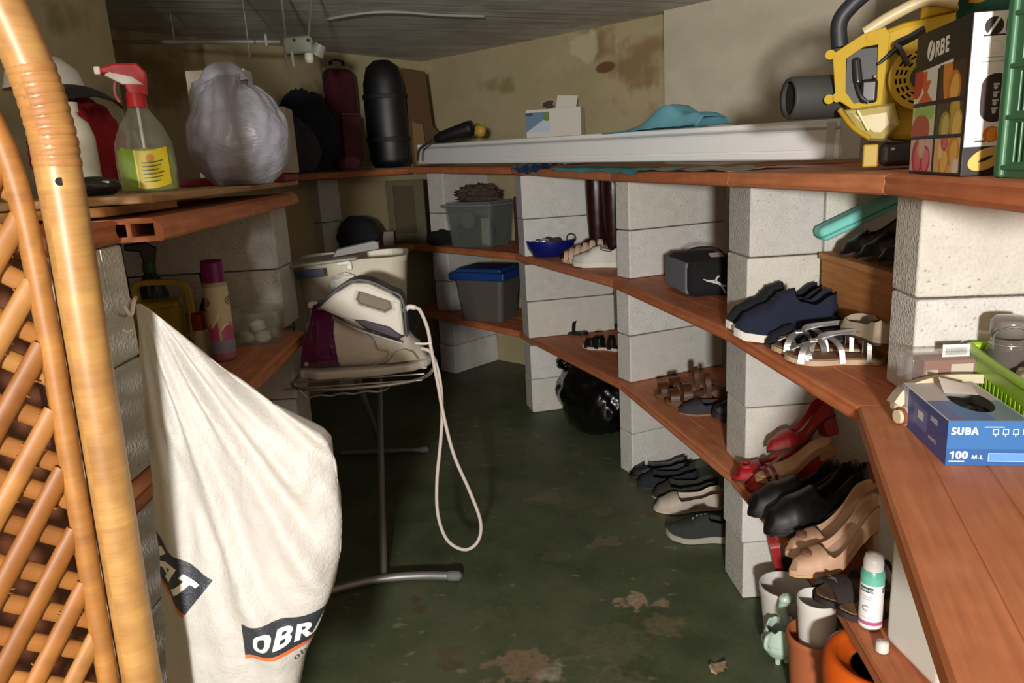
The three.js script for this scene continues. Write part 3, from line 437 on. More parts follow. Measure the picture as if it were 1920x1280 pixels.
// ------------------------------------------------------------------ things on the left shelves
{ // thin boards lying on the left upper planks
  one('thin_board', metreUV(rb(0.33, 0.014, 1.22, 0.003)), M.wood, 'thin brown wooden board under the grey plastic bag', 'board', [-0.80, 1.352, -1.90], 0.06);
  one('thin_board', metreUV(rb(0.26, 0.016, 0.30, 0.002)), std({ map: T.wood, color: 0xffe6c4, roughness: 0.7 }), 'short pale offcut board behind the rattan frame', 'board', [-0.80, 1.335, -1.42], 0.02);
  one('red_folder', rb(0.30, 0.022, 0.24, 0.004), hex(0x7c1224, 0.6), 'dark red folder under the grey plastic bag', 'folder', [-0.80, 1.371, -2.36], 0.1);
}
{ // trigger spray bottle
  const o = thing('spray_bottle', 'clear trigger spray bottle with yellow green liquid and red head', 'spray bottle', [-0.735, 1.359, -1.60], 0.35);
  const flat = (pts, k = 0.55) => lathe(pts, 40).scale(1, 1, k);
  part(o, 'bottle_body', flat([[0.001, 0], [0.05, 0], [0.056, 0.006], [0.057, 0.06], [0.054, 0.10], [0.04, 0.135], [0.02, 0.165], [0.016, 0.185], [0.013, 0.186]]), clearPlastic(0xf4f6ee, 0.08));
  part(o, 'liquid', flat([[0.001, 0.003], [0.048, 0.003], [0.053, 0.008], [0.054, 0.06], [0.052, 0.088], [0.001, 0.088]]), phy({ color: 0xb4c81e, transmission: 0.45, roughness: 0.25, thickness: 0 }));
  const lab = part(o, 'front_label', grid(20, 4, (u, v) => { const a = mix(-0.95, 0.75, u); return [0.058 * Math.sin(a) + 0.004, 0.018 + v * 0.075 - 0.01 * Math.sin(u * 3), 0.0325 * Math.cos(a)]; }), std({ map: print(0.09, 0.075, (c, w, h) => { c.fillStyle = '#dcc81c'; c.fillRect(0, 0, w, h); c.fillStyle = '#7fa61e'; c.fillRect(0, 0, w * 0.34, h); c.fillStyle = '#f4efc0'; c.fillRect(w * 0.32, 0, w * 0.03, h); c.fillStyle = '#4c5a12'; for (let i = 0; i < 6; i++) c.fillRect(w * 0.45, h * (0.3 + i * 0.1), w * (0.42 - 0.05 * (i % 3)), h * 0.03); c.fillStyle = '#d08c1a'; c.beginPath(); c.arc(w * 0.62, h * 0.2, h * 0.1, 0, 7); c.fill(); }, 3000), roughness: 0.4 }));
  part(o, 'dip_tube', bar([0.0, 0.01, 0], [0, 0.18, 0], 0.003, 8), hex(0xdedede, 0.4));
  part(o, 'collar', cyl(0.019, 0.018, 0.028, 0, 0.17, 0, 28), hex(0xb81420, 0.35));
  const hd = part(o, 'trigger_head', ext([[0.022, 0], [0.026, 0.045], [0.012, 0.062], [-0.03, 0.062], [-0.055, 0.055], [-0.056, 0.043], [-0.02, 0.038], [-0.012, 0]], 0.024, 0.004).translate(0, 0.192, 0), hex(0xc01824, 0.35));
  part(hd, 'head_shroud', ext([[0.02, 0.02], [0.0, 0.036], [-0.04, 0.046], [-0.05, 0.04], [-0.02, 0.022]], 0.027, 0.002).translate(0, 0.192, 0), hex(0xe8e4dc, 0.4), 'white shroud of the red head');
  part(hd, 'trigger', strap([[-0.022, 0.232, 0], [-0.034, 0.215, 0], [-0.036, 0.195, 0], [-0.03, 0.18, 0]], 0.014, 0.004), hex(0xa81420, 0.4)); part(hd, 'nozzle', rb(0.012, 0.016, 0.02, 0.003, -0.061, 0.241, 0), hex(0xe8e4dc, 0.4));
}
{ // grey plastic bag, knotted
  const o = thing('plastic_bag', 'knotted translucent grey plastic bag full of pink things', 'bag', [-0.665, 1.384, -1.98], 0);
  o.position.y = 1.36;
  const g = blob(0.128, 0.128, 0.115, { seed: 3, amp: 0.045, fold: 0.02, flat: 0.86, det: 110, freq: 1.6, shape: (th, ph, d) => 1 + 0.22 * sm(0.5, 1, d.y) * (d.x < 0.2 ? 1 : 0.3) + (0.02 * Math.sin(Math.atan2(d.z, d.x + 0.35) * 11 + 4 * d.y) + 0.014 * Math.sin(Math.atan2(d.z, d.x + 0.35) * 23 + 7 * d.y)) * sm(-0.3, 0.6, d.y) });
  part(o, 'bag_body', g, phy({ color: 0xa3a2ae, roughness: 0.38, transmission: 0.3, thickness: 0, bumpMap: T.plasterBump, bumpScale: 0.006, clearcoat: 0.25 }));
  part(o, 'bag_contents', blob(0.105, 0.098, 0.092, { seed: 9, amp: 0.12, flat: 0.86, det: 40 }).translate(0, 0.006, 0), cloth(0xc9a0a2));
  part(o, 'knot', tube([[-0.02, 0.20, 0.0], [-0.05, 0.235, 0.01], [-0.035, 0.268, 0.015], [0.0, 0.272, 0.01], [0.018, 0.25, 0.0], [0.03, 0.235, 0.01]], 0.027, 40, 14), phy({ color: 0x9695a2, roughness: 0.45, transmission: 0.2, thickness: 0 }));
  part(o, 'gathered_neck', blob(0.07, 0.06, 0.055, { seed: 12, amp: 0.10, fold: 0.05, det: 50 }).translate(-0.035, 0.165, 0.01), phy({ color: 0x9695a2, roughness: 0.45, transmission: 0.2, thickness: 0 }));
}
one('white_carton', rb(0.17, 0.31, 0.10, 0.002), hex(0xd5d0c2, 0.7), 'plain white carton standing behind the grey plastic bag', 'box', [-0.84, 1.538, -2.40], 0.08);
one('beige_carton', rb(0.10, 0.19, 0.14, 0.003), hex(0xa39684, 0.8), 'small beige carton half hidden beside the grey plastic bag', 'box', [-0.685, 1.479, -2.36], 0.1);
{ // red bag, cap and jug behind the cane frame
  const o = thing('red_bag', 'dark red cloth bag slumped behind the spray bottle', 'bag', [-1.01, 1.36, -1.86], 0);
  part(o, 'bag_body', blob(0.10, 0.13, 0.11, { seed: 21, amp: 0.16, fold: 0.08, det: 50 }), cloth(0x8e1420)); part(o, 'strap', strap([[-0.04, 0.16, 0.06], [0.02, 0.20, 0.07], [0.07, 0.13, 0.085], [0.085, 0.04, 0.09]], 0.02, 0.003, [0, 0, 1]), cloth(0x6e0e18));
  const c = thing('cap', 'black and white peaked cap on top of the red bag', 'cap', [-1.04, 1.60, -1.82], -0.4);
  part(c, 'crown', lathe([[0.001, 0.075], [0.04, 0.068], [0.072, 0.04], [0.084, 0]], 32), hex(0xd8d5cf, 0.7)); part(c, 'peak', sheet(16, 8, (u, v) => { const a = mix(-0.9, 0.9, u), r = mix(0.08, 0.155, v); return [r * Math.cos(a), 0.004 - 0.03 * v * v - 0.02 * Math.abs(a) * v, r * Math.sin(a)]; }, 0.003), hex(0x151516, 0.6));
  const j = thing('white_bottle', 'white plastic bottle behind the cane frame', 'bottle', [-0.905, 1.36, -1.66], 0);
  part(j, 'bottle_body', lathe([[0.001, 0], [0.034, 0], [0.038, 0.006], [0.038, 0.12], [0.03, 0.15], [0.014, 0.165], [0.013, 0.175]], 28), hex(0xd9d4c2, 0.45)); part(j, 'cap', cyl(0.016, 0.016, 0.02, 0, 0.172, 0), hex(0xd9d4c2, 0.45));
  const s = thing('glasses_case', 'small black glossy glasses case beside the spray bottle', 'case', [-0.76, 1.36, -1.42], 0.5);
  part(s, 'case_shell', blob(0.05, 0.02, 0.026, { amp: 0.03, flat: 0.8, det: 30 }), hex(0x101012, 0.15)); part(s, 'chrome_clasp', rb(0.02, 0.006, 0.006, 0.002, 0.02, 0.024, 0.018), M.steel);
}
function sprayCan(label, pos, r, h, capH, capC, bodyMap, bodyC, cat = 'spray can') {
  const o = thing('spray_can', label, cat, pos, 0.4);
  part(o, 'can_body', lathe([[r, 0.008], [r, h - capH - 0.012]], 36), bodyMap ? std({ map: bodyMap, roughness: 0.35 }) : hex(bodyC, 0.35));
  part(o, 'can_base', lathe([[0.001, 0.003], [r * 0.86, 0.0], [r * 0.98, 0.004], [r, 0.008]], 36), hex(0x9a6a70, 0.35)); part(o, 'can_shoulder', lathe([[r, h - capH - 0.012], [r * 0.92, h - capH - 0.003], [r * 0.8, h - capH + 0.002]], 36), hex(0xb4ac92, 0.35));
  part(o, 'can_cap', lathe([[r * 0.9, h - capH], [r * 0.92, h - 0.012], [r * 0.82, h - 0.002], [0.001, h]], 28), hex(capC, 0.35)); return o;
}
{
  const art = print(0.21, 0.23, (c, w, h) => { c.fillStyle = '#d9d0ac'; c.fillRect(0, 0, w, h); const g = c.createLinearGradient(0, 0, w, 0); for (let k = 0; k < 3; k++) { const x = k * w / 3; c.fillStyle = '#c45a86'; c.beginPath(); c.moveTo(x, h * 0.62); c.bezierCurveTo(x + w * 0.1, h * 0.35, x + w * 0.16, h * 0.75, x + w * 0.3, h * 0.45); c.lineTo(x + w * 0.3, h * 0.8); c.lineTo(x, h * 0.8); c.fill(); c.fillStyle = '#8f93ac'; c.fillRect(x, h * 0.74, w / 3, h * 0.18); c.fillStyle = '#a8606e'; c.fillRect(x, h * 0.92, w / 3, h * 0.08); c.strokeStyle = '#6b6a50'; c.lineWidth = 0.004; c.beginPath(); c.arc(x + w * 0.17, h * 0.2, w * 0.055, 0, 7); c.stroke(); c.fillStyle = '#8a8666'; c.beginPath(); c.arc(x + w * 0.17, h * 0.2, w * 0.035, 0, 7); c.fill(); c.strokeStyle = '#efe9d4'; c.lineWidth = 0.006; c.beginPath(); c.moveTo(x, h * 0.6); c.bezierCurveTo(x + w * 0.12, h * 0.4, x + w * 0.2, h * 0.7, x + w * 0.33, h * 0.36); c.stroke(); c.fillStyle = '#c2407a'; writeText(c, 'italic bold 0.018px sans-serif', 'Air', x + w * 0.09, h * 0.56); } }, 2200);
  sprayCan('tall air freshener can with a purple cap on the left shelf', [-0.815, 0.88, -2.06], 0.033, 0.285, 0.062, 0x7a1263, art, 0, 'spray can');
  sprayCan('small beige spray can with a dark red cap', [-0.885, 0.88, -2.09], 0.023, 0.135, 0.05, 0x7c1a1a, null, 0xb9ad8c, 'spray can');
}
{ // clear box with small things
  const o = thing('clear_box', 'clear plastic box of small white things on the left shelf', 'box', [-0.785, 0.88, -2.27], 0.1);
  part(o, 'box_shell', tubGeo(0.165, 0.125, 0.10, 0.003, 0.88, 0.015), clearPlastic(0xf2f4ee, 0.1));
  for (const [x, y, z, s] of [[-0.03, 0.005, 0.02, 1], [0.02, 0.005, 0.03, 2], [0.045, 0.006, -0.015, 3], [-0.02, 0.01, -0.03, 4], [0.0, 0.035, 0.0, 5], [-0.045, 0.02, 0.0, 6]]) part(o, 'white_bit', blob(0.024, 0.02, 0.02, { seed: s * 3, amp: 0.35, det: 16 }).translate(x, y, z), cloth(s % 3 ? 0xd8d6cc : 0xa8a498));
}
{ // yellow jug and dark bottle
  const o = thing('yellow_jug', 'yellow plastic jug with a loop handle at the back of the left shelf', 'jug', [-1.05, 0.88, -2.24], 0.2);
  part(o, 'jug_body', tubGeo(0.15, 0.10, 0.13, 0.004, 0.95, 0.03).translate(-0.02, 0, 0), hex(0xa8921e, 0.4)); part(o, 'jug_shoulder', rb(0.145, 0.03, 0.095, 0.014, -0.02, 0.138, 0), hex(0xa8921e, 0.4));
  part(o, 'jug_handle', strap([[-0.06, 0.15, 0.03], [-0.055, 0.205, 0.03], [0.01, 0.21, 0.03], [0.075, 0.195, 0.03], [0.085, 0.12, 0.03], [0.08, 0.03, 0.03]], 0.03, 0.014, [0, 0, 1], 40), hex(0xb49c20, 0.4));
  const b = thing('dark_bottle', 'dark green spray bottle behind the yellow jug', 'spray bottle', [-1.13, 0.88, -2.36], 0.5);
  part(b, 'bottle_body', lathe([[0.001, 0], [0.045, 0], [0.048, 0.01], [0.046, 0.15], [0.03, 0.2], [0.016, 0.225], [0.016, 0.25]], 28), hex(0x123018, 0.3)); part(b, 'trigger_head', ext([[0.02, 0], [0.03, 0.05], [0.0, 0.07], [-0.06, 0.066], [-0.06, 0.048], [-0.02, 0.04], [-0.014, 0]], 0.026, 0.005).translate(0, 0.25, 0), hex(0x0c100e, 0.35)); part(b, 'collar', cyl(0.02, 0.02, 0.03, 0, 0.225, 0), hex(0x1d5a2c, 0.4));
  const c = thing('brown_bottle', 'small dark glass bottle behind the red capped can', 'bottle', [-0.96, 0.88, -2.35], 0);
  part(c, 'bottle_body', lathe([[0.001, 0], [0.026, 0], [0.028, 0.005], [0.028, 0.10], [0.01, 0.14], [0.01, 0.2]], 24), hex(0x2a2a1e, 0.2)); part(c, 'stopper', cyl(0.012, 0.012, 0.018, 0, 0.198, 0), M.black);
}
// folded drying rack behind the left shelves
{
  const o = thing('drying_rack', 'folded grey metal drying rack standing in the dark behind the tub', 'rack', [-1.10, 0, -3.35], 0.1);
  for (const x of [-0.11, 0.0, 0.11]) part(o, 'upright', bar([x, 0.012, 0.04 * x], [x, 1.24, -0.02], 0.011, 10), M.greyMetal);
  for (const y of [0.2, 0.7, 1.2]) part(o, 'crossbar', bar([-0.11, y, -0.005], [0.11, y, -0.005], 0.007, 8), M.greyMetal);
}

// ------------------------------------------------------------------ ceiling wiring
{
  const o = thing('ceiling_conduit', 'pale metal conduit pipe running to the ceiling lamp holder', 'pipe', [0, 0, 0]);
  part(o, 'pipe', bar([-1.72, 1.985, -3.5], [-0.945, 1.945, -3.5], 0.0095, 12), hex(0xa9aaa0, 0.45, { metalness: 0.4 }));
  part(o, 'clip', rb(0.012, 0.05, 0.02, 0.003, -1.0, 1.955, -3.5), hex(0xa9aaa0, 0.5));
  part(o, 'hanger', bar([-1.40, 1.97, -3.5], [-1.40, 2.1, -3.5], 0.004, 8), M.greyMetal);
  const h = thing('lamp_holder', 'grey ceiling lamp holder with a small white bulb socket', 'light fitting', [-0.86, 1.925, -3.5]);
  part(h, 'holder_box', rb(0.13, 0.075, 0.07, 0.018), hex(0x8c9080, 0.6)); part(h, 'side_cup', cyl(0.032, 0.026, 0.05).rotateZ(-0.5).translate(0.07, -0.045, 0.0), hex(0x8a8c84, 0.4));
  part(h, 'bulb_socket', lathe([[0.001, -0.03], [0.014, -0.028], [0.02, -0.01], [0.018, 0.012], [0.001, 0.014]], 20).translate(0.045, -0.05, 0.03), hex(0xe4e2cc, 0.5));
  part(h, 'clamp_screw', bar([-0.028, -0.03, 0.03], [-0.026, -0.085, 0.03], 0.007, 8), hex(0xb4b6a8, 0.4)); part(h, 'loose_wire', tube([[-0.06, -0.03, 0.02], [-0.05, -0.07, 0.02], [-0.02, -0.11, 0.02], [-0.012, -0.12, 0.02]], 0.003, 20, 6), hex(0x8c8c84, 0.5));
  part(h, 'knockout', cyl(0.006, 0.006, 0.003).rotateX(Math.PI / 2).translate(-0.01, 0.018, 0.035), M.black); part(h, 'knockout', cyl(0.008, 0.008, 0.003).rotateX(Math.PI / 2).translate(0.05, 0.015, 0.034), M.black);
  part(h, 'stay', bar([-0.055, 0.03, 0.0], [0.035, 0.172, 0.33], 0.006, 8), hex(0x9a9c90, 0.5)); part(h, 'stay', bar([0.045, 0.03, 0.0], [0.17, 0.172, 0.36], 0.005, 8), hex(0x8a8c80, 0.5));
  one('pull_cord', tube([[-1.02, 2.1, -3.3], [-1.022, 1.98, -3.31], [-1.02, 1.86, -3.3]], 0.0028, 20, 6), hex(0x8a8a80, 0.7), 'thin cord hanging from the ceiling above the grey bag', 'cord');
  one('ceiling_cable', tube([[-0.80, 2.092, -3.85], [-0.6, 2.09, -3.75], [-0.45, 2.092, -3.78], [-0.25, 2.09, -3.9], [-0.05, 2.092, -4.0]], 0.007, 40, 8), hex(0x9a988c, 0.7), 'pale cable fixed along the concrete ceiling', 'cable');
}

// ------------------------------------------------------------------ dark things in the far corner, upper shelf
{
  const g1 = thing('rolled_bag', 'tall black rolled bag standing in the far corner', 'bag', [-0.715, 1.385, -4.93], 0);
  part(g1, 'bag_body', lathe([[0.001, 0], [0.10, 0.004], [0.125, 0.05], [0.13, 0.2], [0.132, 0.4], [0.125, 0.52], [0.1, 0.61], [0.05, 0.65], [0.001, 0.655]], 30).scale(1, 1, 0.7), hex(0x0e0e11, 0.45)); for (const y of [0.16, 0.42]) part(g1, 'strap', lathe([[0.133, y], [0.137, y + 0.003], [0.137, y + 0.027], [0.133, y + 0.03]], 30).scale(1, 1, 0.72), hex(0x0a0a0c, 0.6));
  const g2 = thing('soft_bag', 'dark red soft bag beside the tall black bag', 'bag', [-0.965, 1.385, -4.80], 0.9);
  part(g2, 'bag_body', rb(0.20, 0.60, 0.12, 0.05, 0, 0.30, 0, 4), cloth(0x4a1020)); part(g2, 'pocket', rb(0.15, 0.26, 0.02, 0.01, 0, 0.19, 0.075), cloth(0x5a2a30)); part(g2, 'zip', rb(0.13, 0.006, 0.006, 0.002, 0, 0.33, 0.078), M.steel); part(g2, 'handle', strap([[-0.05, 0.62, 0], [-0.04, 0.645, 0], [0.04, 0.645, 0], [0.05, 0.62, 0]], 0.025, 0.004), cloth(0x2a0a12));
  one('navy_bundle', blob(0.17, 0.25, 0.12, { seed: 31, amp: 0.16, fold: 0.12, det: 50, flat: 0.8 }), cloth(0x141c2e), 'bundle of navy clothes beside the dark red bag', 'clothes', [-1.13, 1.385, -4.52], 0.2);
  one('grey_bundle', blob(0.14, 0.16, 0.10, { seed: 35, amp: 0.14, fold: 0.12, det: 50, flat: 0.75 }), cloth(0x34343c), 'dim grey plastic bundle in front of the navy clothes', 'bundle', [-1.14, 1.385, -4.24], 0.2);
  one('pink_bundle', blob(0.06, 0.045, 0.05, { seed: 37, amp: 0.25, det: 30 }), cloth(0x7a4a54), 'small pinkish cloth at the foot of the dark red bag', 'cloth', [-0.90, 1.385, -4.58], 0);
  const cb = thing('cardboard_sheet', 'brown cardboard sheet leaning in the corner beside the tall black bag', 'cardboard', [-0.47, 1.385, -5.10], 0.55);
  part(cb, 'panel', ext([[-0.13, 0], [0.17, 0], [0.17, 0.10], [0.04, 0.26], [0.03, 0.6], [-0.13, 0.62]], 0.008, 0.002).rotateX(-0.08), hex(0x5a4126, 0.9)); part(cb, 'fold_flap', ext([[-0.13, 0.005], [-0.05, 0.005], [-0.06, 0.26], [-0.13, 0.28]], 0.006, 0.001).rotateY(-0.5).translate(0, 0, 0.06), hex(0x7a5c3a, 0.9));
}
// back middle shelf and below
{
  one('grey_bag', blob(0.13, 0.13, 0.10, { seed: 41, amp: 0.12, fold: 0.1, det: 46 }), cloth(0x22242c), 'dim grey bag on the far middle shelf behind the tub', 'bag', [-0.92, 0.88, -4.70], 0);
  one('pale_carton', rb(0.075, 0.10, 0.07, 0.006, 0, 0.05, 0), hex(0x8a8276, 0.6), 'small pale carton beside the dim grey bag', 'box', [-0.78, 0.88, -4.98], 0.2);
  const f = thing('framed_panel', 'beige framed panel standing on the far middle shelf', 'panel', [-0.66, 0.88, -5.12], -0.15);
  part(f, 'frame', ext([[-0.13, 0], [0.13, 0], [0.13, 0.42], [-0.13, 0.42]], 0.03, 0.004, [[[-0.08, 0.07], [-0.08, 0.38], [0.06, 0.38], [0.06, 0.07]]]), hex(0x5c543e, 0.8)); part(f, 'infill', rb(0.15, 0.32, 0.012, 0.002, -0.01, 0.225, -0.004), hex(0x4a4028, 0.8));
  const w = thing('storage_box', 'clear plastic storage box with dark contents on the back shelf', 'storage box', [-0.16, 0.88, -4.68], -0.6);
  part(w, 'box_shell', tubGeo(0.36, 0.26, 0.25, 0.004, 0.86, 0.03), clearPlastic(0xdfe4e0, 0.18)); part(w, 'lid', merge(rb(0.385, 0.02, 0.285, 0.01, 0, 0.258, 0), rb(0.33, 0.012, 0.23, 0.006, 0, 0.272, 0)), phy({ color: 0x8a8c8c, roughness: 0.3, transmission: 0.3, thickness: 0 }));
  part(w, 'dark_contents', blob(0.13, 0.10, 0.09, { seed: 51, amp: 0.2, det: 36 }).translate(-0.03, 0.01, 0), cloth(0x1a1d1c)); part(w, 'pale_disc', cyl(0.05, 0.05, 0.006).rotateX(Math.PI / 2).translate(-0.01, 0.17, 0.10), hex(0x7c8480, 0.5)); part(w, 'white_packet', rb(0.05, 0.16, 0.03, 0.004, 0.11, 0.10, 0.09), hex(0xc8bfae, 0.6));
  one('oddments_heap', blob(0.15, 0.055, 0.09, { seed: 55, amp: 0.4, freq: 4, det: 50 }), cloth(0x4a3c30), 'heap of brown odds and ends on the storage box lid', 'heap', [-0.16, 1.159, -4.68], -0.6);
  one('crimson_cloth', rb(0.06, 0.30, 0.14, 0.02, 0, 0.15, 0), cloth(0x4a1520), 'crimson cloth folded beside the clear storage box', 'cloth', [0.11, 0.88, -4.60], -0.6);
  one('black_cloth', blob(0.10, 0.055, 0.07, { seed: 61, amp: 0.2, det: 30 }), cloth(0x08080a), 'small black cloth bundle on the back middle shelf edge', 'cloth', [-0.42, 0.88, -4.90], 0);
  const b = thing('storage_box', 'grey storage box with a blue lid in the dark lower shelf', 'storage box', [-0.13, 0.43, -4.62], -0.5);
  part(b, 'box_shell', tubGeo(0.34, 0.26, 0.26, 0.004, 0.85, 0.03), hex(0x56524a, 0.5)); part(b, 'lid', merge(rb(0.39, 0.05, 0.30, 0.012, 0, 0.285, 0), rb(0.32, 0.03, 0.24, 0.012, 0, 0.315, 0)), hex(0x143c78, 0.45), 'blue lid');
  one('white_packet', rb(0.04, 0.10, 0.03, 0.006, 0, 0.05, 0), hex(0xb8b0a0, 0.6), 'small white packet beside the blue lidded box', 'packet', [0.10, 0.43, -4.42], 0);
}

// ------------------------------------------------------------------ right upper shelf
const FR = [A1, A2, A3], FD = [D1, D2, D3].map(nrm), FY = [1.352, 1.32, 1.32];
const onShelf = (s, w) => { const i = Math.min(1, Math.floor(s)), t = s - i; return [mix(FR[i][0], FR[i + 1][0], t) + w * mix(FD[i][0], FD[i + 1][0], t), mix(FY[i], FY[i + 1], t), mix(FR[i][1], FR[i + 1][1], t) + w * mix(FD[i][1], FD[i + 1][1], t)]; };
{ // long white shutter casing
  const o = thing('shutter_casing', 'long white aluminium casing lying along the upper shelf', 'casing', [1.02, 1.333, -2.32], 120.7 * R); o.rotation.z = 0.0215;
  const L = 3.04, pr = [[0, 0.004], [0.004, 0], [0.088, 0], [0.09, 0.006], [0.09, 0.114], [0.085, 0.12], [0.02, 0.12], [0.014, 0.117], [0.012, 0.104], [0.004, 0.098], [0.004, 0.09], [0, 0.086], [0.0, 0.03], [0.0025, 0.028], [0.0025, 0.022], [0, 0.02]];
  const g = new THREE.ExtrudeGeometry(new THREE.Shape(pr.map(([z, y]) => V2(-z, y))), { depth: L, bevelEnabled: false }); g.rotateY(Math.PI / 2); part(o, 'casing_body', metreUV(g), hex(0xf2f2f1, 0.42));
  part(o, 'end_cap', rb(0.008, 0.122, 0.094, 0.003, -0.004, 0.06, 0.045), hex(0xc4c4c0, 0.5)); part(o, 'end_cap', rb(0.008, 0.122, 0.094, 0.003, L + 0.004, 0.06, 0.045), hex(0xc4c4c0, 0.5));
  part(o, 'front_bead', rb(L, 0.007, 0.004, 0.002, L / 2, 0.095, 0.0), hex(0xb8b9b4, 0.5)); part(o, 'edge_strip', rb(0.03, 0.112, 0.004, 0.001, 0.03, 0.055, -0.001), hex(0xcfd0cc, 0.5));
}
{ // cloths and sheets under the casing
  const f1 = one('teal_cloth', sheet(60, 14, (u, v) => { const s = mix(0.50, 1.38, u), w = mix(-0.006, 0.20, Math.max(0, (v - 0.2) / 0.8)), p = onShelf(s, w), drop = v < 0.2 ? (0.2 - v) / 0.2 : 0; const sag = 0.011 + 0.009 * Math.sin(u * 9) * 0.5 + 0.005 * Math.sin(u * 23); return [p[0] - drop * 0.004, p[1] + 0.0045 + 0.004 * Math.abs(Math.sin(u * 14 + v * 3)) - drop * sag * sm(0, 0.12, u) * sm(1, 0.85, u), p[2]]; }, 0.0022), cloth(0x4c9094), 'teal cloth folded under the white casing and over the shelf edge', 'cloth');
  const f2 = one('blue_plastic_bag', sheet(30, 16, (u, v) => { const s = mix(0.05, 0.42, u), w = mix(-0.02, 0.12, v), p = onShelf(s, w); return [p[0], p[1] + 0.012 + 0.012 * fbm(u * 5, v * 4, 3, 3) - (v < 0.28 ? (0.28 - v) * 0.16 * (0.4 + 0.6 * Math.sin(u * 3)) : 0) + 0.012 * Math.abs(Math.sin(u * 11 + v * 5)), p[2]]; }, 0.002), phy({ color: 0x22426e, roughness: 0.25, clearcoat: 0.5 }), 'crumpled dark blue plastic bag hanging over the shelf edge', 'bag');
  one('grey_sheet', sheet(40, 8, (u, v) => { const s = mix(1.36, 1.98, u), w = mix(0.012, 0.24, v), p = onShelf(s, w); return [p[0], p[1] + 0.005 + 0.003 * Math.sin(u * 17 + v * 6), p[2]]; }, 0.002), cloth(0x9a937e), 'beige grey sheet lying flat under the casing end', 'sheet');
  one('teal_towel', sheet(46, 22, (u, v) => { const a = mix(-0.27, 0.27, u), b = mix(-0.075, 0.11, v), k = Math.exp(-(((u - 0.62) / 0.16) ** 2)) * 0.062 + Math.exp(-(((u - 0.9) / 0.09) ** 2)) * 0.02 + 0.022 * sm(0.1, 0.5, u), e = sm(0, 0.25, v) * sm(1, 0.75, v), c = Math.cos(120.7 * R), s = -Math.sin(120.7 * R); return [0.60 - c * a * 1.0 + 0.86 * (b + 0.03), 1.476 + k * e + 0.006 * fbm(u * 9, v * 6, 2, 3), -3.02 - s * a - 0.51 * (b + 0.03)]; }, 0.003), cloth(0x68a8b8), 'bright teal towel crumpled on top of the white casing', 'towel');
}
{ // small carton and black tool behind the casing
  const o = thing('printed_carton', 'small white carton with blue print behind the white casing', 'box', [0.30, 1.354, -4.20], -0.28);
  part(o, 'carton_body', rb(0.30, 0.29, 0.11, 0.003, 0, 0.145, 0), hex(0xc9c6ba, 0.7)); part(o, 'blue_print', rb(0.13, 0.10, 0.002, 0.0005, -0.085, 0.225, 0.056), std({ map: print(0.13, 0.10, (c, w, h) => { c.fillStyle = '#5d7690'; c.fillRect(0, 0, w, h); c.fillStyle = '#aebccb'; c.beginPath(); c.moveTo(0, h); c.lineTo(w, h * 0.2); c.lineTo(w, h); c.fill(); c.fillStyle = '#64752e'; c.beginPath(); c.arc(w * 0.9, h * 0.25, h * 0.22, 0, 7); c.fill(); c.fillStyle = '#26384e'; c.fillRect(0, 0, w * 0.3, h * 0.16); }, 1800), roughness: 0.6 })); part(o, 'open_flap', rb(0.11, 0.10, 0.003, 0.001).rotateX(-0.5).rotateZ(-0.1).translate(0.07, 0.31, 0.03), hex(0xd2cfc4, 0.7));
  one('black_clip', ext([[0, 0], [0.05, 0.012], [0.06, 0.025], [0.045, 0.034], [0.005, 0.022]], 0.014, 0.004), hex(0x121214, 0.4), 'black plastic clip on top of the blue printed carton', 'clip', [0.235, 1.655, -4.20], -0.28);
  const t = thing('power_tool', 'black hand tool with yellow collar lying on the white casing', 'tool', [-0.235, 1.507, -4.475], -0.25);
  part(t, 'tool_body', lathe([[0.001, -0.16], [0.02, -0.155], [0.034, -0.11], [0.04, -0.03], [0.045, 0.06], [0.04, 0.085], [0.001, 0.09]], 24).rotateZ(-Math.PI / 2 + 0.22).translate(0, 0.058, 0), hex(0x101012, 0.5)); part(t, 'collar', lathe([[0.001, 0.085], [0.036, 0.086], [0.034, 0.125], [0.02, 0.14], [0.001, 0.141]], 24).rotateZ(-Math.PI / 2 + 0.22 - 0.5).translate(0.02, 0.085, 0), hex(0xb8923a, 0.5)); part(t, 'cable', tube([[-0.15, 0.03, 0.0], [-0.2, 0.0, 0.02], [-0.235, -0.03, 0.05], [-0.245, -0.09, 0.06]], 0.007, 24, 8), hex(0x0e0e10, 0.6));
}
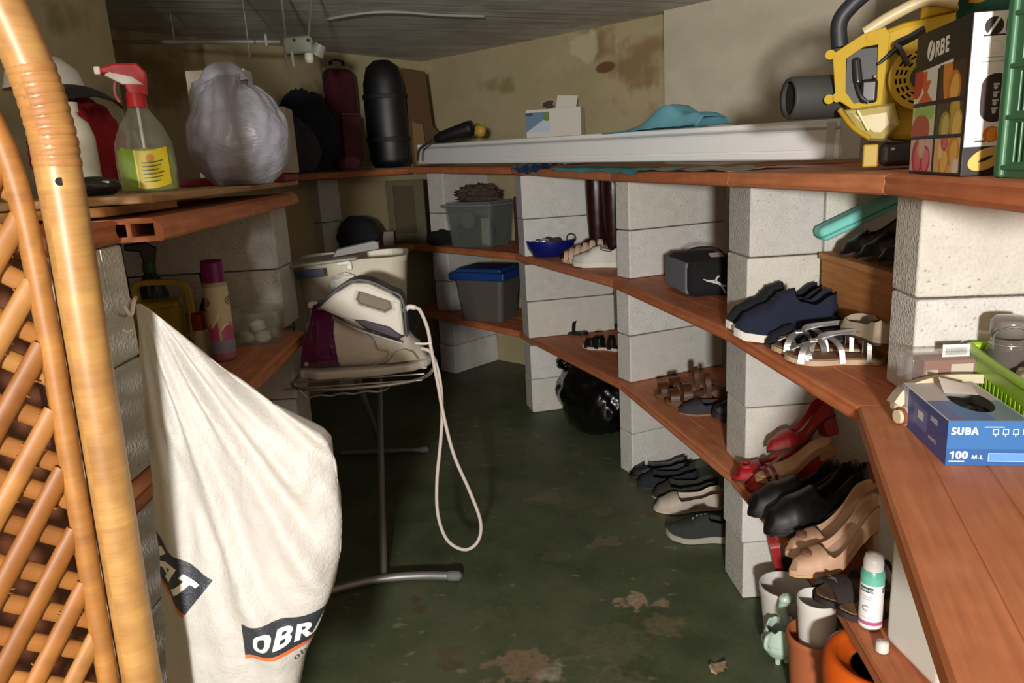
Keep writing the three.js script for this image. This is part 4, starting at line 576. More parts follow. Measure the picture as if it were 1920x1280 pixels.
{ // leaf blower
  const o = thing('leaf_blower', 'yellow petrol leaf blower with black nozzle and handle', 'leaf blower', [0.822, 1.325, -1.65], -26 * R);
  const S = 0.00124, P = (x, y) => [(x - 1640) * S, (306 - y) * S], PP = (a) => a.map(([x, y]) => P(x, y));
  const yel = hex(0xb4920e, 0.65), yelD = hex(0xa0800c, 0.65), blk = hex(0x1c1c1e, 0.45);
  part(o, 'fan_housing', ext(PP([[1553, 118], [1600, 88], [1660, 70], [1735, 62], [1745, 250], [1700, 266], [1655, 262], [1632, 250], [1600, 228], [1578, 205], [1558, 168]]), 0.10, 0.012).translate(0, 0, -0.06), yel);
  const ff = part(o, 'engine_frame', ext(PP([[1552, 112], [1600, 84], [1632, 78], [1640, 92], [1636, 150], [1632, 205], [1588, 206], [1560, 186]]), 0.03, 0.002, [PP([[1574, 122], [1600, 106], [1622, 104], [1624, 190], [1590, 196], [1576, 176]]).reverse()]).translate(0, 0, 0.005), hex(0xb0900e, 0.7));
  for (const [x, y] of [[1549, 113], [1550, 186], [1563, 184], [1612, 91]]) part(ff, 'screw_boss', merge(cyl(0.010, 0.010, 0.022, 0, -0.011, 0, 16).rotateX(Math.PI / 2).translate(...P(x, y), 0.012)), hex(0xb0900e, 0.7));
  const en = part(o, 'engine_block', rb(0.068, 0.115, 0.028, 0.004, ...P(1600, 152), 0.0), hex(0x1a1714, 0.5));
  part(en, 'ignition_coil', capTube([[...P(1590, 128), 0.012], [...P(1594, 160), 0.014]], 0.010, 8, 12), hex(0x222224, 0.2)); part(en, 'carburettor', rb(0.035, 0.05, 0.025, 0.008, ...P(1612, 178), 0.012), hex(0x141416, 0.35)); part(en, 'spark_lead', tube([[...P(1592, 165), 0.016], [...P(1600, 185), 0.022], [...P(1612, 196), 0.02]], 0.005, 16, 8), blk); part(en, 'bright_nut', new THREE.SphereGeometry(0.004, 10, 8).translate(...P(1620, 155), 0.024), M.steel);
  const cx = 1694, cy = 162, disc = []; for (let i = 0; i < 48; i++) { const a = i / 48 * 2 * Math.PI; disc.push([P(cx, cy)[0] + 0.066 * Math.cos(a), P(cx, cy)[1] + 0.066 * Math.sin(a)]); }
  const slots = []; for (const [r0, r1, n] of [[0.034, 0.038, 14], [0.042, 0.046, 16], [0.050, 0.054, 18]]) for (let i = 0; i < n; i++) { const a0 = i / n * 2 * Math.PI, a1 = a0 + 0.62 * 2 * Math.PI / n, q = (r, a) => [P(cx, cy)[0] + r * Math.cos(a), P(cx, cy)[1] + r * Math.sin(a)]; slots.push([q(r0, a0), q(r0, a1), q(r1, a1), q(r1, a0)]); }
  const rc = part(o, 'starter_cover', ext(disc, 0.024, 0, slots).translate(0, 0, 0.012), yel); part(rc, 'starter_backing', cyl(0.06, 0.06, 0.004, 0, -0.002, 0, 32).rotateX(Math.PI / 2).translate(...P(cx, cy), 0.0), hex(0x221c10, 0.8)); part(rc, 'starter_hub', cyl(0.026, 0.024, 0.012, 0, 0, 0, 28).rotateX(Math.PI / 2).translate(...P(cx, cy), 0.022), blk);
  part(o, 'starter_arm', strap([[...P(1690, 88), 0.014], [...P(1668, 100), 0.018], [...P(1650, 108), 0.02], [...P(1658, 122), 0.022], [...P(1668, 142), 0.028]], 0.020, 0.008, [0, 0.5, 1], 30), blk); part(o, 'choke_lever', capTube([[...P(1625, 135), 0.016], [...P(1645, 118), 0.02], [...P(1655, 112), 0.022]], 0.005, 12, 8), blk);
  part(o, 'handle', tube([[...P(1562, 100), -0.01], [...P(1560, 60), -0.01], [...P(1578, 34), -0.01], [...P(1612, 8), -0.01], [...P(1650, -12), -0.01], [...P(1690, -20), -0.01]], 0.017, 50, 14), hex(0x23252b, 0.5)); part(o, 'handle_trigger', rb(0.03, 0.03, 0.02, 0.005, ...P(1662, 12), -0.005), hex(0x1a1012, 0.4));
  part(o, 'handle_post', ext(PP([[1682, 70], [1686, -30], [1722, -30], [1738, 60]]), 0.05, 0.01).translate(0, 0, -0.03), yel); part(o, 'top_shroud', tube([[...P(1600, 82), 0.0], [...P(1640, 60), 0.0], [...P(1690, 42), 0], [...P(1735, 52), 0]], 0.012, 40, 10), hex(0xc4b48a, 0.4)); part(o, 'filler_boss', cyl(0.014, 0.011, 0.022).rotateX(0.4).translate(...P(1764, 48), -0.04), yelD);
  part(o, 'fuel_tank', ext(PP([[1572, 206], [1600, 204], [1652, 200], [1662, 238], [1640, 262], [1618, 260], [1594, 240]]), 0.07, 0.018).translate(0, 0, 0.01), phy({ color: 0xb8a868, roughness: 0.35, transmission: 0.2, thickness: 0 })); part(o, 'tank_rib', rb(0.006, 0.05, 0.02, 0.003).rotateZ(0.5).translate(...P(1606, 226), 0.045), hex(0xd8cc9a, 0.4)); part(o, 'tank_rim', tube([[...P(1568, 205), 0.02], [...P(1590, 235), 0.035], [...P(1618, 256), 0.04]], 0.006, 20, 8), yelD);
  part(o, 'foot_bracket', rb(0.030, 0.048, 0.035, 0.004, ...P(1620, 285), 0.02), hex(0xa88a20, 0.5)); part(o, 'base_foot', rb(0.12, 0.05, 0.11, 0.014, ...P(1682, 284), -0.02), hex(0x222022, 0.5)); part(o, 'base_screw', new THREE.SphereGeometry(0.005, 10, 8).translate(...P(1654, 276), 0.036), M.steel);
  const nz0 = part(o, 'nozzle', (() => { const g = lathe([[0.036, -0.115], [0.043, -0.117], [0.0465, -0.11], [0.0465, 0.0], [0.0465, 0.04]], 36); g.rotateZ(-Math.PI / 2); g.rotateY(0.5); return g.translate(...P(1562, 178), -0.066); })(), hex(0x3a3a38, 0.65)); 
  part(nz0, 'nozzle_bore', (() => { const g = cyl(0.037, 0.037, 0.004, 0, -0.105, 0, 28); g.rotateZ(-Math.PI / 2); g.rotateY(0.5); return g.translate(...P(1562, 178), -0.066); })(), hex(0x171716, 0.8));
}
{ const o = thing('green_bag', 'dark green bag showing behind the leaf blower', 'bag', [1.10, 1.32, -1.78], 0); part(o, 'bag_body', blob(0.12, 0.27, 0.13, { seed: 71, amp: 0.1, fold: 0.08, flat: 0.8, det: 50 }), cloth(0x0f3f30)); part(o, 'strap', strap([[-0.06, 0.36, 0.08], [-0.02, 0.42, 0.09], [0.05, 0.40, 0.09]], 0.025, 0.003), cloth(0x0b2e24)); }
{ // citrus juicer carton
  const o = thing('juicer_carton', 'black and white juicer carton printed with oranges and fruit', 'box', [0.702, 1.3205, -1.167], -10.6 * R); const W = 0.15, D = 0.233, Hh = 0.236;
  part(o, 'carton_body', rb(W, Hh, D, 0.0015, W / 2, Hh / 2, -D / 2), hex(0x2a211c, 0.5));
  const fr = (c, x, y, r, a, b) => { c.fillStyle = a; c.beginPath(); c.arc(x, y, r, 0, 7); c.fill(); c.fillStyle = b; c.beginPath(); c.ellipse(x + r * 0.1, y, r * 0.62, r * 0.8, 0.3, 0, 7); c.fill(); };
  const logo = (c, x, y, h, col, bg, txt) => { c.fillStyle = col; c.beginPath(); c.ellipse(x, y, h * 0.5, h * 0.5, 0, 0, 7); c.fill(); c.strokeStyle = bg; c.lineWidth = h * 0.14; c.beginPath(); c.moveTo(x - h * 0.3, y + h * 0.5); c.lineTo(x + h * 0.3, y - h * 0.5); c.stroke(); c.fillStyle = col; c.textBaseline = 'middle'; writeText(c, `900 ${h}px sans-serif`, txt, x + h * 0.56, y + h * 0.04); };
  const side = print(D, Hh, (c, w, h) => {
    c.fillStyle = '#231b17'; c.fillRect(0, 0, w, h); c.save(); c.translate(w * 0.24, h * 0.14); c.rotate(-0.04); logo(c, w * 0.06, 0, 0.034, '#ece8e0', '#231b17', 'RBE'); c.fillStyle = '#ece8e0'; c.fillRect(0, 0.028, w * 0.5, 0.006); c.restore();
    const cols = [[0.0, 0.47], [0.51, 0.97]], rows = [[0.26, 0.49], [0.52, 0.73], [0.755, 0.985]], bg = [['#e2dcd0', '#4a2c18'], ['#d4cfa0', '#4a3c1a'], ['#d8b8a8', '#e0b070']];
    rows.forEach(([a, b], j) => cols.forEach(([l, r], i) => { c.save(); c.beginPath(); c.rect(w * l, h * a, w * (r - l), h * (b - a)); c.clip(); c.fillStyle = bg[j][i]; c.fillRect(0, 0, w, h); const X = (t) => w * mix(l, r, t), Y = (t) => h * mix(a, b, t), k = 0.03;
      if (j === 0 && i === 0) { c.fillStyle = '#d4602a'; c.fillRect(X(0.3), Y(0.05), w * 0.12, h * 0.1); c.beginPath(); c.moveTo(X(0.3), Y(0.35)); c.lineTo(X(0.75), Y(0.35)); c.lineTo(X(0.6), Y(0.7)); c.lineTo(X(0.85), Y(1)); c.lineTo(X(0.2), Y(1)); c.lineTo(X(0.45), Y(0.7)); c.fill(); c.fillStyle = '#c03a24'; c.beginPath(); c.arc(X(0.12), Y(0.3), k, 0, 7); c.fill(); }
      if (j === 0 && i === 1) { c.fillStyle = '#d88a2a'; c.beginPath(); c.ellipse(X(0.35), Y(0.45), 0.02, 0.05, -0.2, 0, 7); c.fill(); fr(c, X(0.6), Y(0.75), 0.028, '#c8761e', '#e8b04a'); }
      if (j === 1 && i === 0) { c.fillStyle = '#9cc05a'; for (let q = 0; q < 5; q++) { c.beginPath(); c.arc(X(0.2 + q * 0.16), Y(0.2 + 0.1 * (q % 2)), 0.013, 0, 7); c.fill(); } c.fillStyle = '#b8502a'; c.beginPath(); c.ellipse(X(0.4), Y(0.78), 0.045, 0.025, 0, 0, 7); c.fill(); }
      if (j === 1 && i === 1) { fr(c, X(0.7), Y(0.2), 0.02, '#b89a2a', '#c8aa3a'); fr(c, X(0.35), Y(0.75), 0.024, '#a08a30', '#c8b45a'); fr(c, X(0.78), Y(0.72), 0.026, '#c8962a', '#e0bc58'); }
      if (j === 2 && i === 0) { fr(c, X(0.35), Y(0.55), 0.03, '#c04048', '#e06a70'); fr(c, X(0.7), Y(0.65), 0.024, '#b83848', '#e87a80'); fr(c, X(0.5), Y(0.25), 0.02, '#d8a088', '#e0b8a0'); }
      if (j === 2 && i === 1) { fr(c, X(0.75), Y(0.4), 0.024, '#d08a2a', '#ecb44c'); fr(c, X(0.4), Y(0.7), 0.022, '#d89434', '#ecc060'); fr(c, X(0.25), Y(0.35), 0.018, '#e0b060', '#f0d08a'); fr(c, X(0.4), Y(0.08), 0.016, '#c04848', '#d86a60'); fr(c, X(0.85), Y(0.85), 0.016, '#d8c8a8', '#e8dcc0'); }
      c.restore(); }));
  }, 3000);
  const front = print(W, Hh, (c, w, h) => {
    c.fillStyle = '#eceae6'; c.fillRect(0, 0, w, h); c.fillStyle = '#2b2120'; c.fillRect(0, h * 0.82, w, h * 0.18); logo(c, w * 0.19, h * 0.085, 0.026, '#2b2522', '#eceae6', 'RBEGOZO'); c.fillStyle = '#2b2522'; c.fillRect(w * 0.1, h * 0.135, w * 0.8, 0.0022);
    c.strokeStyle = '#d8cfcc'; c.lineWidth = 0.001; c.beginPath(); c.arc(w * 0.22, h * 0.21, 0.009, 0, 7); c.stroke(); c.fillStyle = '#c89088'; c.beginPath(); c.arc(w * 0.46, h * 0.2, 0.008, 0, 7); c.fill(); c.fillStyle = '#9a948e'; c.fillRect(w * 0.14, h * 0.27, w * 0.4, 0.001); c.fillRect(w * 0.1, h * 0.295, w * 0.5, 0.0012);
    c.fillStyle = '#3c2a28'; c.beginPath(); c.roundRect(w * 0.12, h * 0.37, w * 0.27, h * 0.30, w * 0.13); c.fill(); c.fillStyle = '#cfc6c0'; for (let i = 0; i < 4; i++) { c.fillRect(w * 0.23, h * (0.43 + i * 0.05), w * 0.06, 0.003); c.beginPath(); c.arc(w * 0.255, h * (0.455 + i * 0.05), 0.003, 0, 7); c.fill(); }
    fr(c, w * 0.25, h * 0.745, 0.012, '#d87a1e', '#e89a3a'); fr(c, w * 0.38, h * 0.75, 0.015, '#d8801e', '#eca850'); c.fillStyle = '#4a6a2a'; c.fillRect(w * 0.1, h * 0.78, w * 0.1, 0.003);
    c.strokeStyle = '#d8b45a'; c.lineWidth = 0.003; for (let i = 0; i < 5; i++) { c.beginPath(); c.ellipse(w * 0.22, h * 0.90, 0.025 - i * 0.003, 0.014 - i * 0.0025, -0.4, 0, 7); c.stroke(); } c.fillStyle = '#cfc0a0'; c.fillRect(w * 0.45, h * 0.93, w * 0.3, 0.003);
  }, 3000);
  const sp = part(o, 'side_print', new THREE.PlaneGeometry(D - 0.003, Hh - 0.003).rotateY(-Math.PI / 2).translate(-0.0004, Hh / 2, -D / 2), std({ map: side, roughness: 0.4 })); const fp = part(o, 'front_print', new THREE.PlaneGeometry(W - 0.003, Hh - 0.003).translate(W / 2, Hh / 2, 0.0004), std({ map: front, roughness: 0.4 }));
}
{ // green slotted crate
  const o = thing('green_crate', 'green slotted plastic crate at the right edge of the upper shelf', 'crate', [0.713, 1.3205, -1.085], -0.06); const Lz = 0.20, Wx = 0.28, Hh = 0.30, gm = hex(0x3f6b4a, 0.42);
  const panel = (L) => { const hs = []; for (let r = 0; r < 4; r++) for (let k = 0; k < Math.floor((L - 0.04) / 0.034); k++) { const x = 0.026 + k * 0.034, y = 0.022 + r * 0.068; hs.push([[x, y], [x + 0.009, y], [x + 0.009, y + 0.052], [x, y + 0.052]], [[x + 0.013, y], [x + 0.022, y], [x + 0.022, y + 0.052], [x + 0.013, y + 0.052]]); } return ext([[0, 0], [L, 0], [L, Hh], [0, Hh]], 0.005, 0.0012, hs.map((h) => h.reverse())); };
  const panels = [[panel(Lz), -Math.PI / 2, 0, 0], [panel(Lz), -Math.PI / 2, Wx, 0], [panel(Wx), 0, 0, 0], [panel(Wx), 0, 0, Lz]];
  for (const [g, a, x, z] of panels) part(o, 'slotted_side', g.rotateY(a).translate(x, 0, z), gm);
  part(o, 'crate_floor', rb(Wx, 0.006, Lz, 0.002, Wx / 2, 0.006, Lz / 2), gm); for (const [x, z] of [[0, 0], [Wx, 0], [0, Lz], [Wx, Lz]]) part(o, 'corner_post', rb(0.018, Hh, 0.018, 0.005, x, Hh / 2, z), gm);
  for (let r = 0; r < 4; r++) part(o, 'side_rib', rb(0.007, 0.007, Lz, 0.002, -0.004, 0.014 + r * 0.068, Lz / 2), gm); part(o, 'top_rim', rb(0.016, 0.016, Lz, 0.004, -0.003, Hh, Lz / 2), gm);
}

// ------------------------------------------------------------------ shoes
// local axes of a shoe: heel at x = 0, toe at x = L, sole on y = 0, width along z
const footprint = (pt = 0.5) => (t) => { const heel = Math.sqrt(clamp(t / 0.09)) , toe = Math.pow(clamp((1 - t) / 0.24), pt); return Math.min(1, mix(0.72, 0.64, sm(0.08, 0.35, t)) * heel + (1 - 0.64) * sm(0.35, 0.7, t)) * Math.min(1, toe + 0.0); };
function upperGeo({ L, W, H, open = [0.04, 0.45], collar, base = () => 0, insole = 0.012, pt = 0.5, lean = 0.16, peep = null, n = 46, m = 28 }) {
  const w = footprint(pt);
  return grid(m, n, (u, v) => {
    const t = v, hw = Math.max(0.003, W / 2 * w(t)), b = base(t), a = u * Math.PI; let z, y;
    const isOpen = (t > open[0] && t < open[1]) || (peep && t > peep);
    if (isOpen) { const c = peep && t > peep ? H(t) * 0.5 : collar(t), e = 0.3; const k = u < 0.5 ? u : 1 - u, s = u < 0.5 ? 1 : -1; if (k < e) { const q = k / e; z = hw * (1 - lean * q * q) * s; y = c * q; } else if (k < e + 0.07) { z = hw * (1 - lean - 0.06) * s; y = c * (1 - (k - e) / 0.07) + insole * ((k - e) / 0.07); } else { z = hw * (1 - lean - 0.06) * s * (0.5 - k) / (0.5 - e - 0.07); y = insole; } }
    else { const ca = Math.cos(a), sa = Math.sin(a); z = hw * Math.sign(ca) * Math.abs(ca) ** 0.8; y = H(t) * sa ** 0.75; }
    return [t * L, b + y, z];
  });
}
function soleGeo({ L, W, base = () => 0, th = () => 0.012, pt = 0.5, grow = 0.003, n = 40 }) {
  const w = footprint(pt); const ring = [[-1, 0], [-1, 1], [1, 1], [1, 0]];
  const g = grid(8, n, (u, v) => { const hw = Math.max(0.002, W / 2 * w(v) + grow * Math.min(1, v * 20, (1 - v) * 20)), k = u * 4, i = Math.min(3, Math.floor(k)), f = k - i, A = ring[i], B = ring[(i + 1) % 4]; return [v * (L + 2 * grow) - grow, base(v) + mix(A[1], B[1], f) * th(v) - th(v), mix(A[0], B[0], f) * hw]; }).toNonIndexed(); g.computeVertexNormals(); return g;
}
function seat(o, heel, toe, roll = 0) { const d = [toe[0] - heel[0], toe[1] - heel[1], toe[2] - heel[2]], l = Math.hypot(...d); o.position.set(...heel); o.rotation.set(roll, Math.atan2(-d[2], d[0]), Math.asin(d[1] / l), 'YXZ'); return o; }
const archSt = (L, W, t, h, wd, mat, o, name = 'strap', pt = 0.5, skew = 0) => { const hw = W / 2 * footprint(pt)(t) + 0.002, pts = []; for (let i = 0; i <= 6; i++) { const a = i / 6 * Math.PI; pts.push([t * L + skew * Math.cos(a), h * Math.sin(a) ** 0.8, hw * Math.cos(a)]); } return part(o, name, strap(pts, wd, 0.003, [1, 0, 0], 24), mat); };

function trainer(label, heel, toe, o = {}) {
  const { L = 0.26, W = 0.092, up = cloth(0x12141c), sole = hex(0xd6d2ca, 0.6), lace = cloth(0x1c1f2c), hs = 0.085, roll = 0, group, logo, name = 'trainer', insole = null } = o;
  const s = seat(thing(name, label, 'shoe', [0, 0, 0], 0, group), heel, toe, roll), th = tab([[0, 0.03], [0.3, 0.024], [0.7, 0.02], [1, 0.022]]), bs = tab([[0, 0.03], [0.3, 0.024], [0.7, 0.02], [0.9, 0.024], [1, 0.034]]);
  const u = part(s, 'upper', upperGeo({ L, W, base: bs, H: tab([[0, 0.06], [0.4, 0.92 * hs], [0.55, 0.85 * hs], [0.72, 0.59 * hs], [0.9, 0.4 * hs], [1, 0.012]]), collar: tab([[0, hs * 0.85], [0.1, hs * 0.8], [0.25, hs * 0.62], [0.38, hs * 0.7], [0.46, hs * 0.82]]), open: [0.03, 0.42], insole: 0.02 }), up);
  part(s, 'sole', soleGeo({ L, W, base: bs, th, grow: 0.004 }), sole);
  for (let i = 0; i < 4; i++) { const t = 0.47 + i * 0.055, y = bs(t) + hs * tab([[0.4, 0.93], [0.55, 0.86], [0.72, 0.60]])(t); part(u, 'lace', strap([[t * L, y - 0.016, -0.020], [t * L + 0.003, y - 0.001, 0], [t * L, y - 0.016, 0.020]], 0.006, 0.002, [1, 0, 0], 10), lace); }
  if (logo) part(u, 'side_logo', strap([[L * 0.28, 0.055, W * 0.335], [L * 0.36, 0.046, W * 0.36], [L * 0.44, 0.062, W * 0.335]], 0.006, 0.002, [0, 1, 0], 14), logo);
  return s;
}
function pump(label, heel, toe, o = {}) {
  const { L = 0.24, W = 0.078, up = leath(0xc8a488, 0.45), lin = hex(0xb98d74, 0.7), lift = 0.06, hl = 'block', roll = 0, group, pt = 0.55, peep = null, low = false, buckle = null, name = 'court_shoe', tall = 1, openTo = 0 } = o;
  const s = seat(thing(name, label, 'shoe', [0, 0, 0], 0, group), heel, toe, roll), bs = (t) => 0.006 + lift * (1 - sm(0.12, 0.62, t));
  part(s, 'upper', upperGeo({ L, W, base: bs, H: tab([[0, 0.05 * tall], [0.5, 0.05 * tall], [0.7, 0.044 * tall], [0.9, 0.03 * tall], [1, 0.01]]), collar: tab([[0, 0.058 * tall], [0.15, 0.05 * tall], [0.35, 0.036 * tall], [0.6, 0.034 * tall], [0.7, 0.04 * tall]]), open: [0.03, openTo || (low ? 0.72 : 0.64)], insole: 0.008, pt, peep, lean: 0.12 }), up);
  part(s, 'insole', soleGeo({ L: L * 0.66, W: W * 0.78, base: (t) => bs(t * 0.66) + 0.011, th: () => 0.002, grow: 0, pt: 0.2 }).translate(L * 0.03, 0, 0), lin, 'pale lining');
  part(s, 'sole', soleGeo({ L, W, base: bs, th: () => 0.006, grow: 0.0015, pt }), o.soleM || hex(0x3a2c22, 0.7));
  if (lift > 0.015) part(s, 'heel', hl === 'block' ? rb(0.042, lift + 0.004, W * 0.62, 0.006, 0.03, lift / 2 + 0.001, 0) : lathe([[0.008, 0], [0.009, lift * 0.5], [0.02, lift * 0.95]], 14).translate(0.026, 0, 0), o.heelM || up);
  if (buckle) part(s, 'ornament', buckle.g.translate(L * 0.82, bs(0.82) + 0.036, 0), buckle.m, buckle.label);
  return s;
}
function sandal(label, heel, toe, o = {}) {
  const { L = 0.25, W = 0.088, sole = leath(0x8a5a3a, 0.6), st = leath(0x2a1a12, 0.5), lift = 0.0, thk = 0.014, straps = [[0.86, 0.035, 0.02], [0.66, 0.05, 0.022], [0.25, 0.07, 0.014]], roll = 0, group, edge, buckle, name = 'sandal' } = o;
  const s = seat(thing(name, label, 'shoe', [0, 0, 0], 0, group), heel, toe, roll), bs = (t) => thk + lift * (1 - sm(0.15, 0.65, t)) + 0.006 * sm(0.85, 1, t);
  part(s, 'sole', soleGeo({ L, W, base: bs, th: () => thk, grow: 0.002 }), edge || sole); part(s, 'footbed', soleGeo({ L: L * 0.96, W: W * 0.93, base: (t) => bs(t) + 0.003, th: () => 0.003, grow: 0 }).translate(L * 0.02, 0, 0), sole);
  for (const [t, h, w, sk] of straps) archSt(L, W, t, h + bs(t) * 0.5, w, st, s, 'strap', 0.5, sk || 0).position.y = bs(t) * 0.5;
  if (lift > 0.01) part(s, 'heel', rb(0.05, lift + thk * 0.5, W * 0.6, 0.006, 0.03, (lift + thk * 0.5) / 2, 0), edge || sole);
  if (buckle) part(s, 'buckle', rb(0.018, 0.004, 0.022, 0.0015, L * straps[1][0], straps[1][1] + bs(straps[1][0]) + 0.002, 0), M.steel);
  return s;
}
// --- middle shelf, bay of the navy trainers
const navy = cloth(0x11131b), navy2 = cloth(0x141a30);
trainer('navy trainer pressed against the block pillar, further of the white soled pair', [0.868, 0.881, -2.035], [0.613, 0.884, -2.045], { up: navy, logo: hex(0xc8c8cc, 0.5), hs: 0.125, L: 0.262 });
trainer('navy trainer with pale side stripe beside the silver sandals, nearer of the pair', [0.862, 0.881, -1.925], [0.607, 0.884, -1.944], { up: navy2, logo: hex(0xc8c8cc, 0.5), hs: 0.125, L: 0.264 });
pump('dark blue low shoe wedged behind the silver sandals', [0.852, 0.895, -1.845], [0.66, 0.884, -1.862], { up: cloth(0x10131c), lift: 0, L: 0.2, W: 0.075, hl: 'none', name: 'low_shoe', lin: hex(0x0c0d12, 0.8) });
pump('beige canvas shoe lying across the sandals in front of the wooden box', [0.838, 0.937, -1.60], [0.832, 0.932, -1.80], { up: cloth(0x9a8c78), lin: hex(0x7a6a58, 0.8), lift: 0, L: 0.2, W: 0.08, name: 'canvas_shoe', low: true });
const silver = std({ color: 0xaaa8a4, metalness: 0.7, roughness: 0.35 });
const silverStraps = [[0.84, 0.026, 0.015, 0.014], [0.72, 0.038, 0.014, -0.032], [0.58, 0.048, 0.012, 0.03], [0.18, 0.062, 0.010, 0]];
function silverSandal(label, heel, toe) { const s = sandal(label, heel, toe, { L: 0.218, W: 0.08, sole: leath(0x8a6244, 0.6), edge: hex(0xb09a7c, 0.5), st: silver, straps: silverStraps, thk: 0.012, buckle: true });
  part(s, 'ankle_strap', strap([[0.04, 0.03, 0.03], [0.02, 0.058, 0.034], [0.05, 0.07, 0.02], [0.13, 0.066, 0.0], [0.15, 0.062, -0.02]], 0.012, 0.002, [0, 1, 0], 30), silver); part(s, 'instep_strap', strap([[0.205, 0.03, 0.0], [0.16, 0.05, 0.004], [0.11, 0.066, 0.0], [0.07, 0.07, 0.012]], 0.014, 0.0025, [0, 0, 1], 30), silver); return s; }
silverSandal('silver strappy flat sandal nearest the shelf edge', [0.862, 0.881, -1.665], [0.652, 0.881, -1.72]);
silverSandal('silver strappy flat sandal behind the nearer one, against the trainer', [0.862, 0.8825, -1.755], [0.648, 0.881, -1.812]);
{ // wooden box with black shoes
  const o = thing('wooden_box', 'brown wooden box standing on the shelf under shiny black shoes', 'box', [0.875, 0.88, -2.07], 0);
  part(o, 'front_board', metreUV(rb(0.012, 0.19, 0.42, 0.001, 0.006, 0.095, 0.215)), std({ map: T.wood, color: 0xffdcb0, roughness: 0.7 })); part(o, 'top_board', metreUV(rb(0.25, 0.018, 0.46, 0.002, 0.119, 0.20, 0.225)), std({ map: T.wood, color: 0xffe4c0, roughness: 0.7 })); part(o, 'end_board', metreUV(rb(0.23, 0.19, 0.012, 0.001, 0.13, 0.095, 0.012)), std({ map: T.wood, color: 0xffdcb0, roughness: 0.7 })); part(o, 'end_board', metreUV(rb(0.23, 0.19, 0.012, 0.001, 0.13, 0.095, 0.44)), M.woodDark);
  const gl = leath(0x0b0b0d, 0.14);
  pump('glossy black shoe on the wooden box, furthest of three', [1.075, 1.155, -1.865], [0.885, 1.09, -1.96], { up: gl, lift: 0.03, L: 0.225, W: 0.07, lin: hex(0x1a1414, 0.7), pt: 0.7, name: 'black_court_shoe' });
  pump('glossy black shoe on the wooden box, middle of three', [1.085, 1.15, -1.78], [0.882, 1.09, -1.875], { up: gl, lift: 0.03, L: 0.225, W: 0.07, lin: hex(0x1a1414, 0.7), pt: 0.7, name: 'black_court_shoe' });
  pump('glossy black shoe on the wooden box, nearest of three', [1.09, 1.14, -1.685], [0.88, 1.09, -1.785], { up: gl, lift: 0.03, L: 0.225, W: 0.07, lin: hex(0x1a1414, 0.7), pt: 0.7, name: 'black_court_shoe' });
  const tq = thing('turquoise_case', 'turquoise soft case leaning over the black shoes', 'case', [0.87, 1.125, -2.046], 0); tq.rotation.set(0, -0.12, 0.42, 'YXZ');
  part(tq, 'case_shell', rb(0.30, 0.04, 0.075, 0.016, 0.14, 0.02, 0, 4), cloth(0x7fd0c6)); part(tq, 'piping', rb(0.302, 0.005, 0.077, 0.002, 0.14, 0.016, 0), cloth(0x4a9a92));
}
// --- middle shelf, sports bag bay
{
  const o = thing('sports_bag', 'small black sports bag with grey panel and white leaping emblem', 'bag', [0.715, 0.88, -2.72], 0.10);
  part(o, 'bag_body', rb(0.20, 0.135, 0.28, 0.035, 0, 0.0675, 0, 5), cloth(0x0b0b0e)); part(o, 'grey_panel', rb(0.02, 0.112, 0.235, 0.009, -0.095, 0.066, -0.005, 3), cloth(0x6a6e76)); part(o, 'pink_tab', rb(0.05, 0.006, 0.05, 0.002).rotateX(0.4).translate(0.02, 0.135, 0.09), hex(0xb49aa0, 0.6)); part(o, 'carry_strap', strap([[-0.07, 0.12, -0.05], [-0.03, 0.155, -0.02], [0.04, 0.155, 0.02], [0.08, 0.12, 0.04]], 0.03, 0.004, [0.4, 0, -1], 24), cloth(0x0e0e12));
  const wm = hex(0xc8c8c4, 0.5); part(o, 'emblem', (() => merge(strap([[-0.005, 0.062, 0.1405], [0.012, 0.055, 0.1405], [0.03, 0.052, 0.1405]], 0.007, 0.001, [0, 1, 0], 10, (u) => 0.4 + u), strap([[0.03, 0.052, 0.1405], [0.045, 0.047, 0.1405], [0.06, 0.036, 0.1405], [0.07, 0.018, 0.1405], [0.078, 0.006, 0.139]], 0.010, 0.001, [0.6, 1, 0], 20, (u) => 1.2 - 0.8 * u), strap([[0.036, 0.05, 0.1405], [0.044, 0.064, 0.1405], [0.052, 0.07, 0.1405]], 0.006, 0.001, [1, 0, 0], 10), strap([[0.055, 0.04, 0.1405], [0.07, 0.035, 0.1405], [0.08, 0.03, 0.139]], 0.005, 0.001, [0, 1, 0], 10)).translate(-0.045, 0.004, 0))(), wm, 'white leaping emblem');
  one('brown_hat', blob(0.10, 0.085, 0.08, { seed: 81, amp: 0.12, det: 36, flat: 0.8 }), cloth(0x3a2e24), 'dark brown felt hat behind the black sports bag', 'hat', [0.92, 0.88, -2.75], 0.2);
}
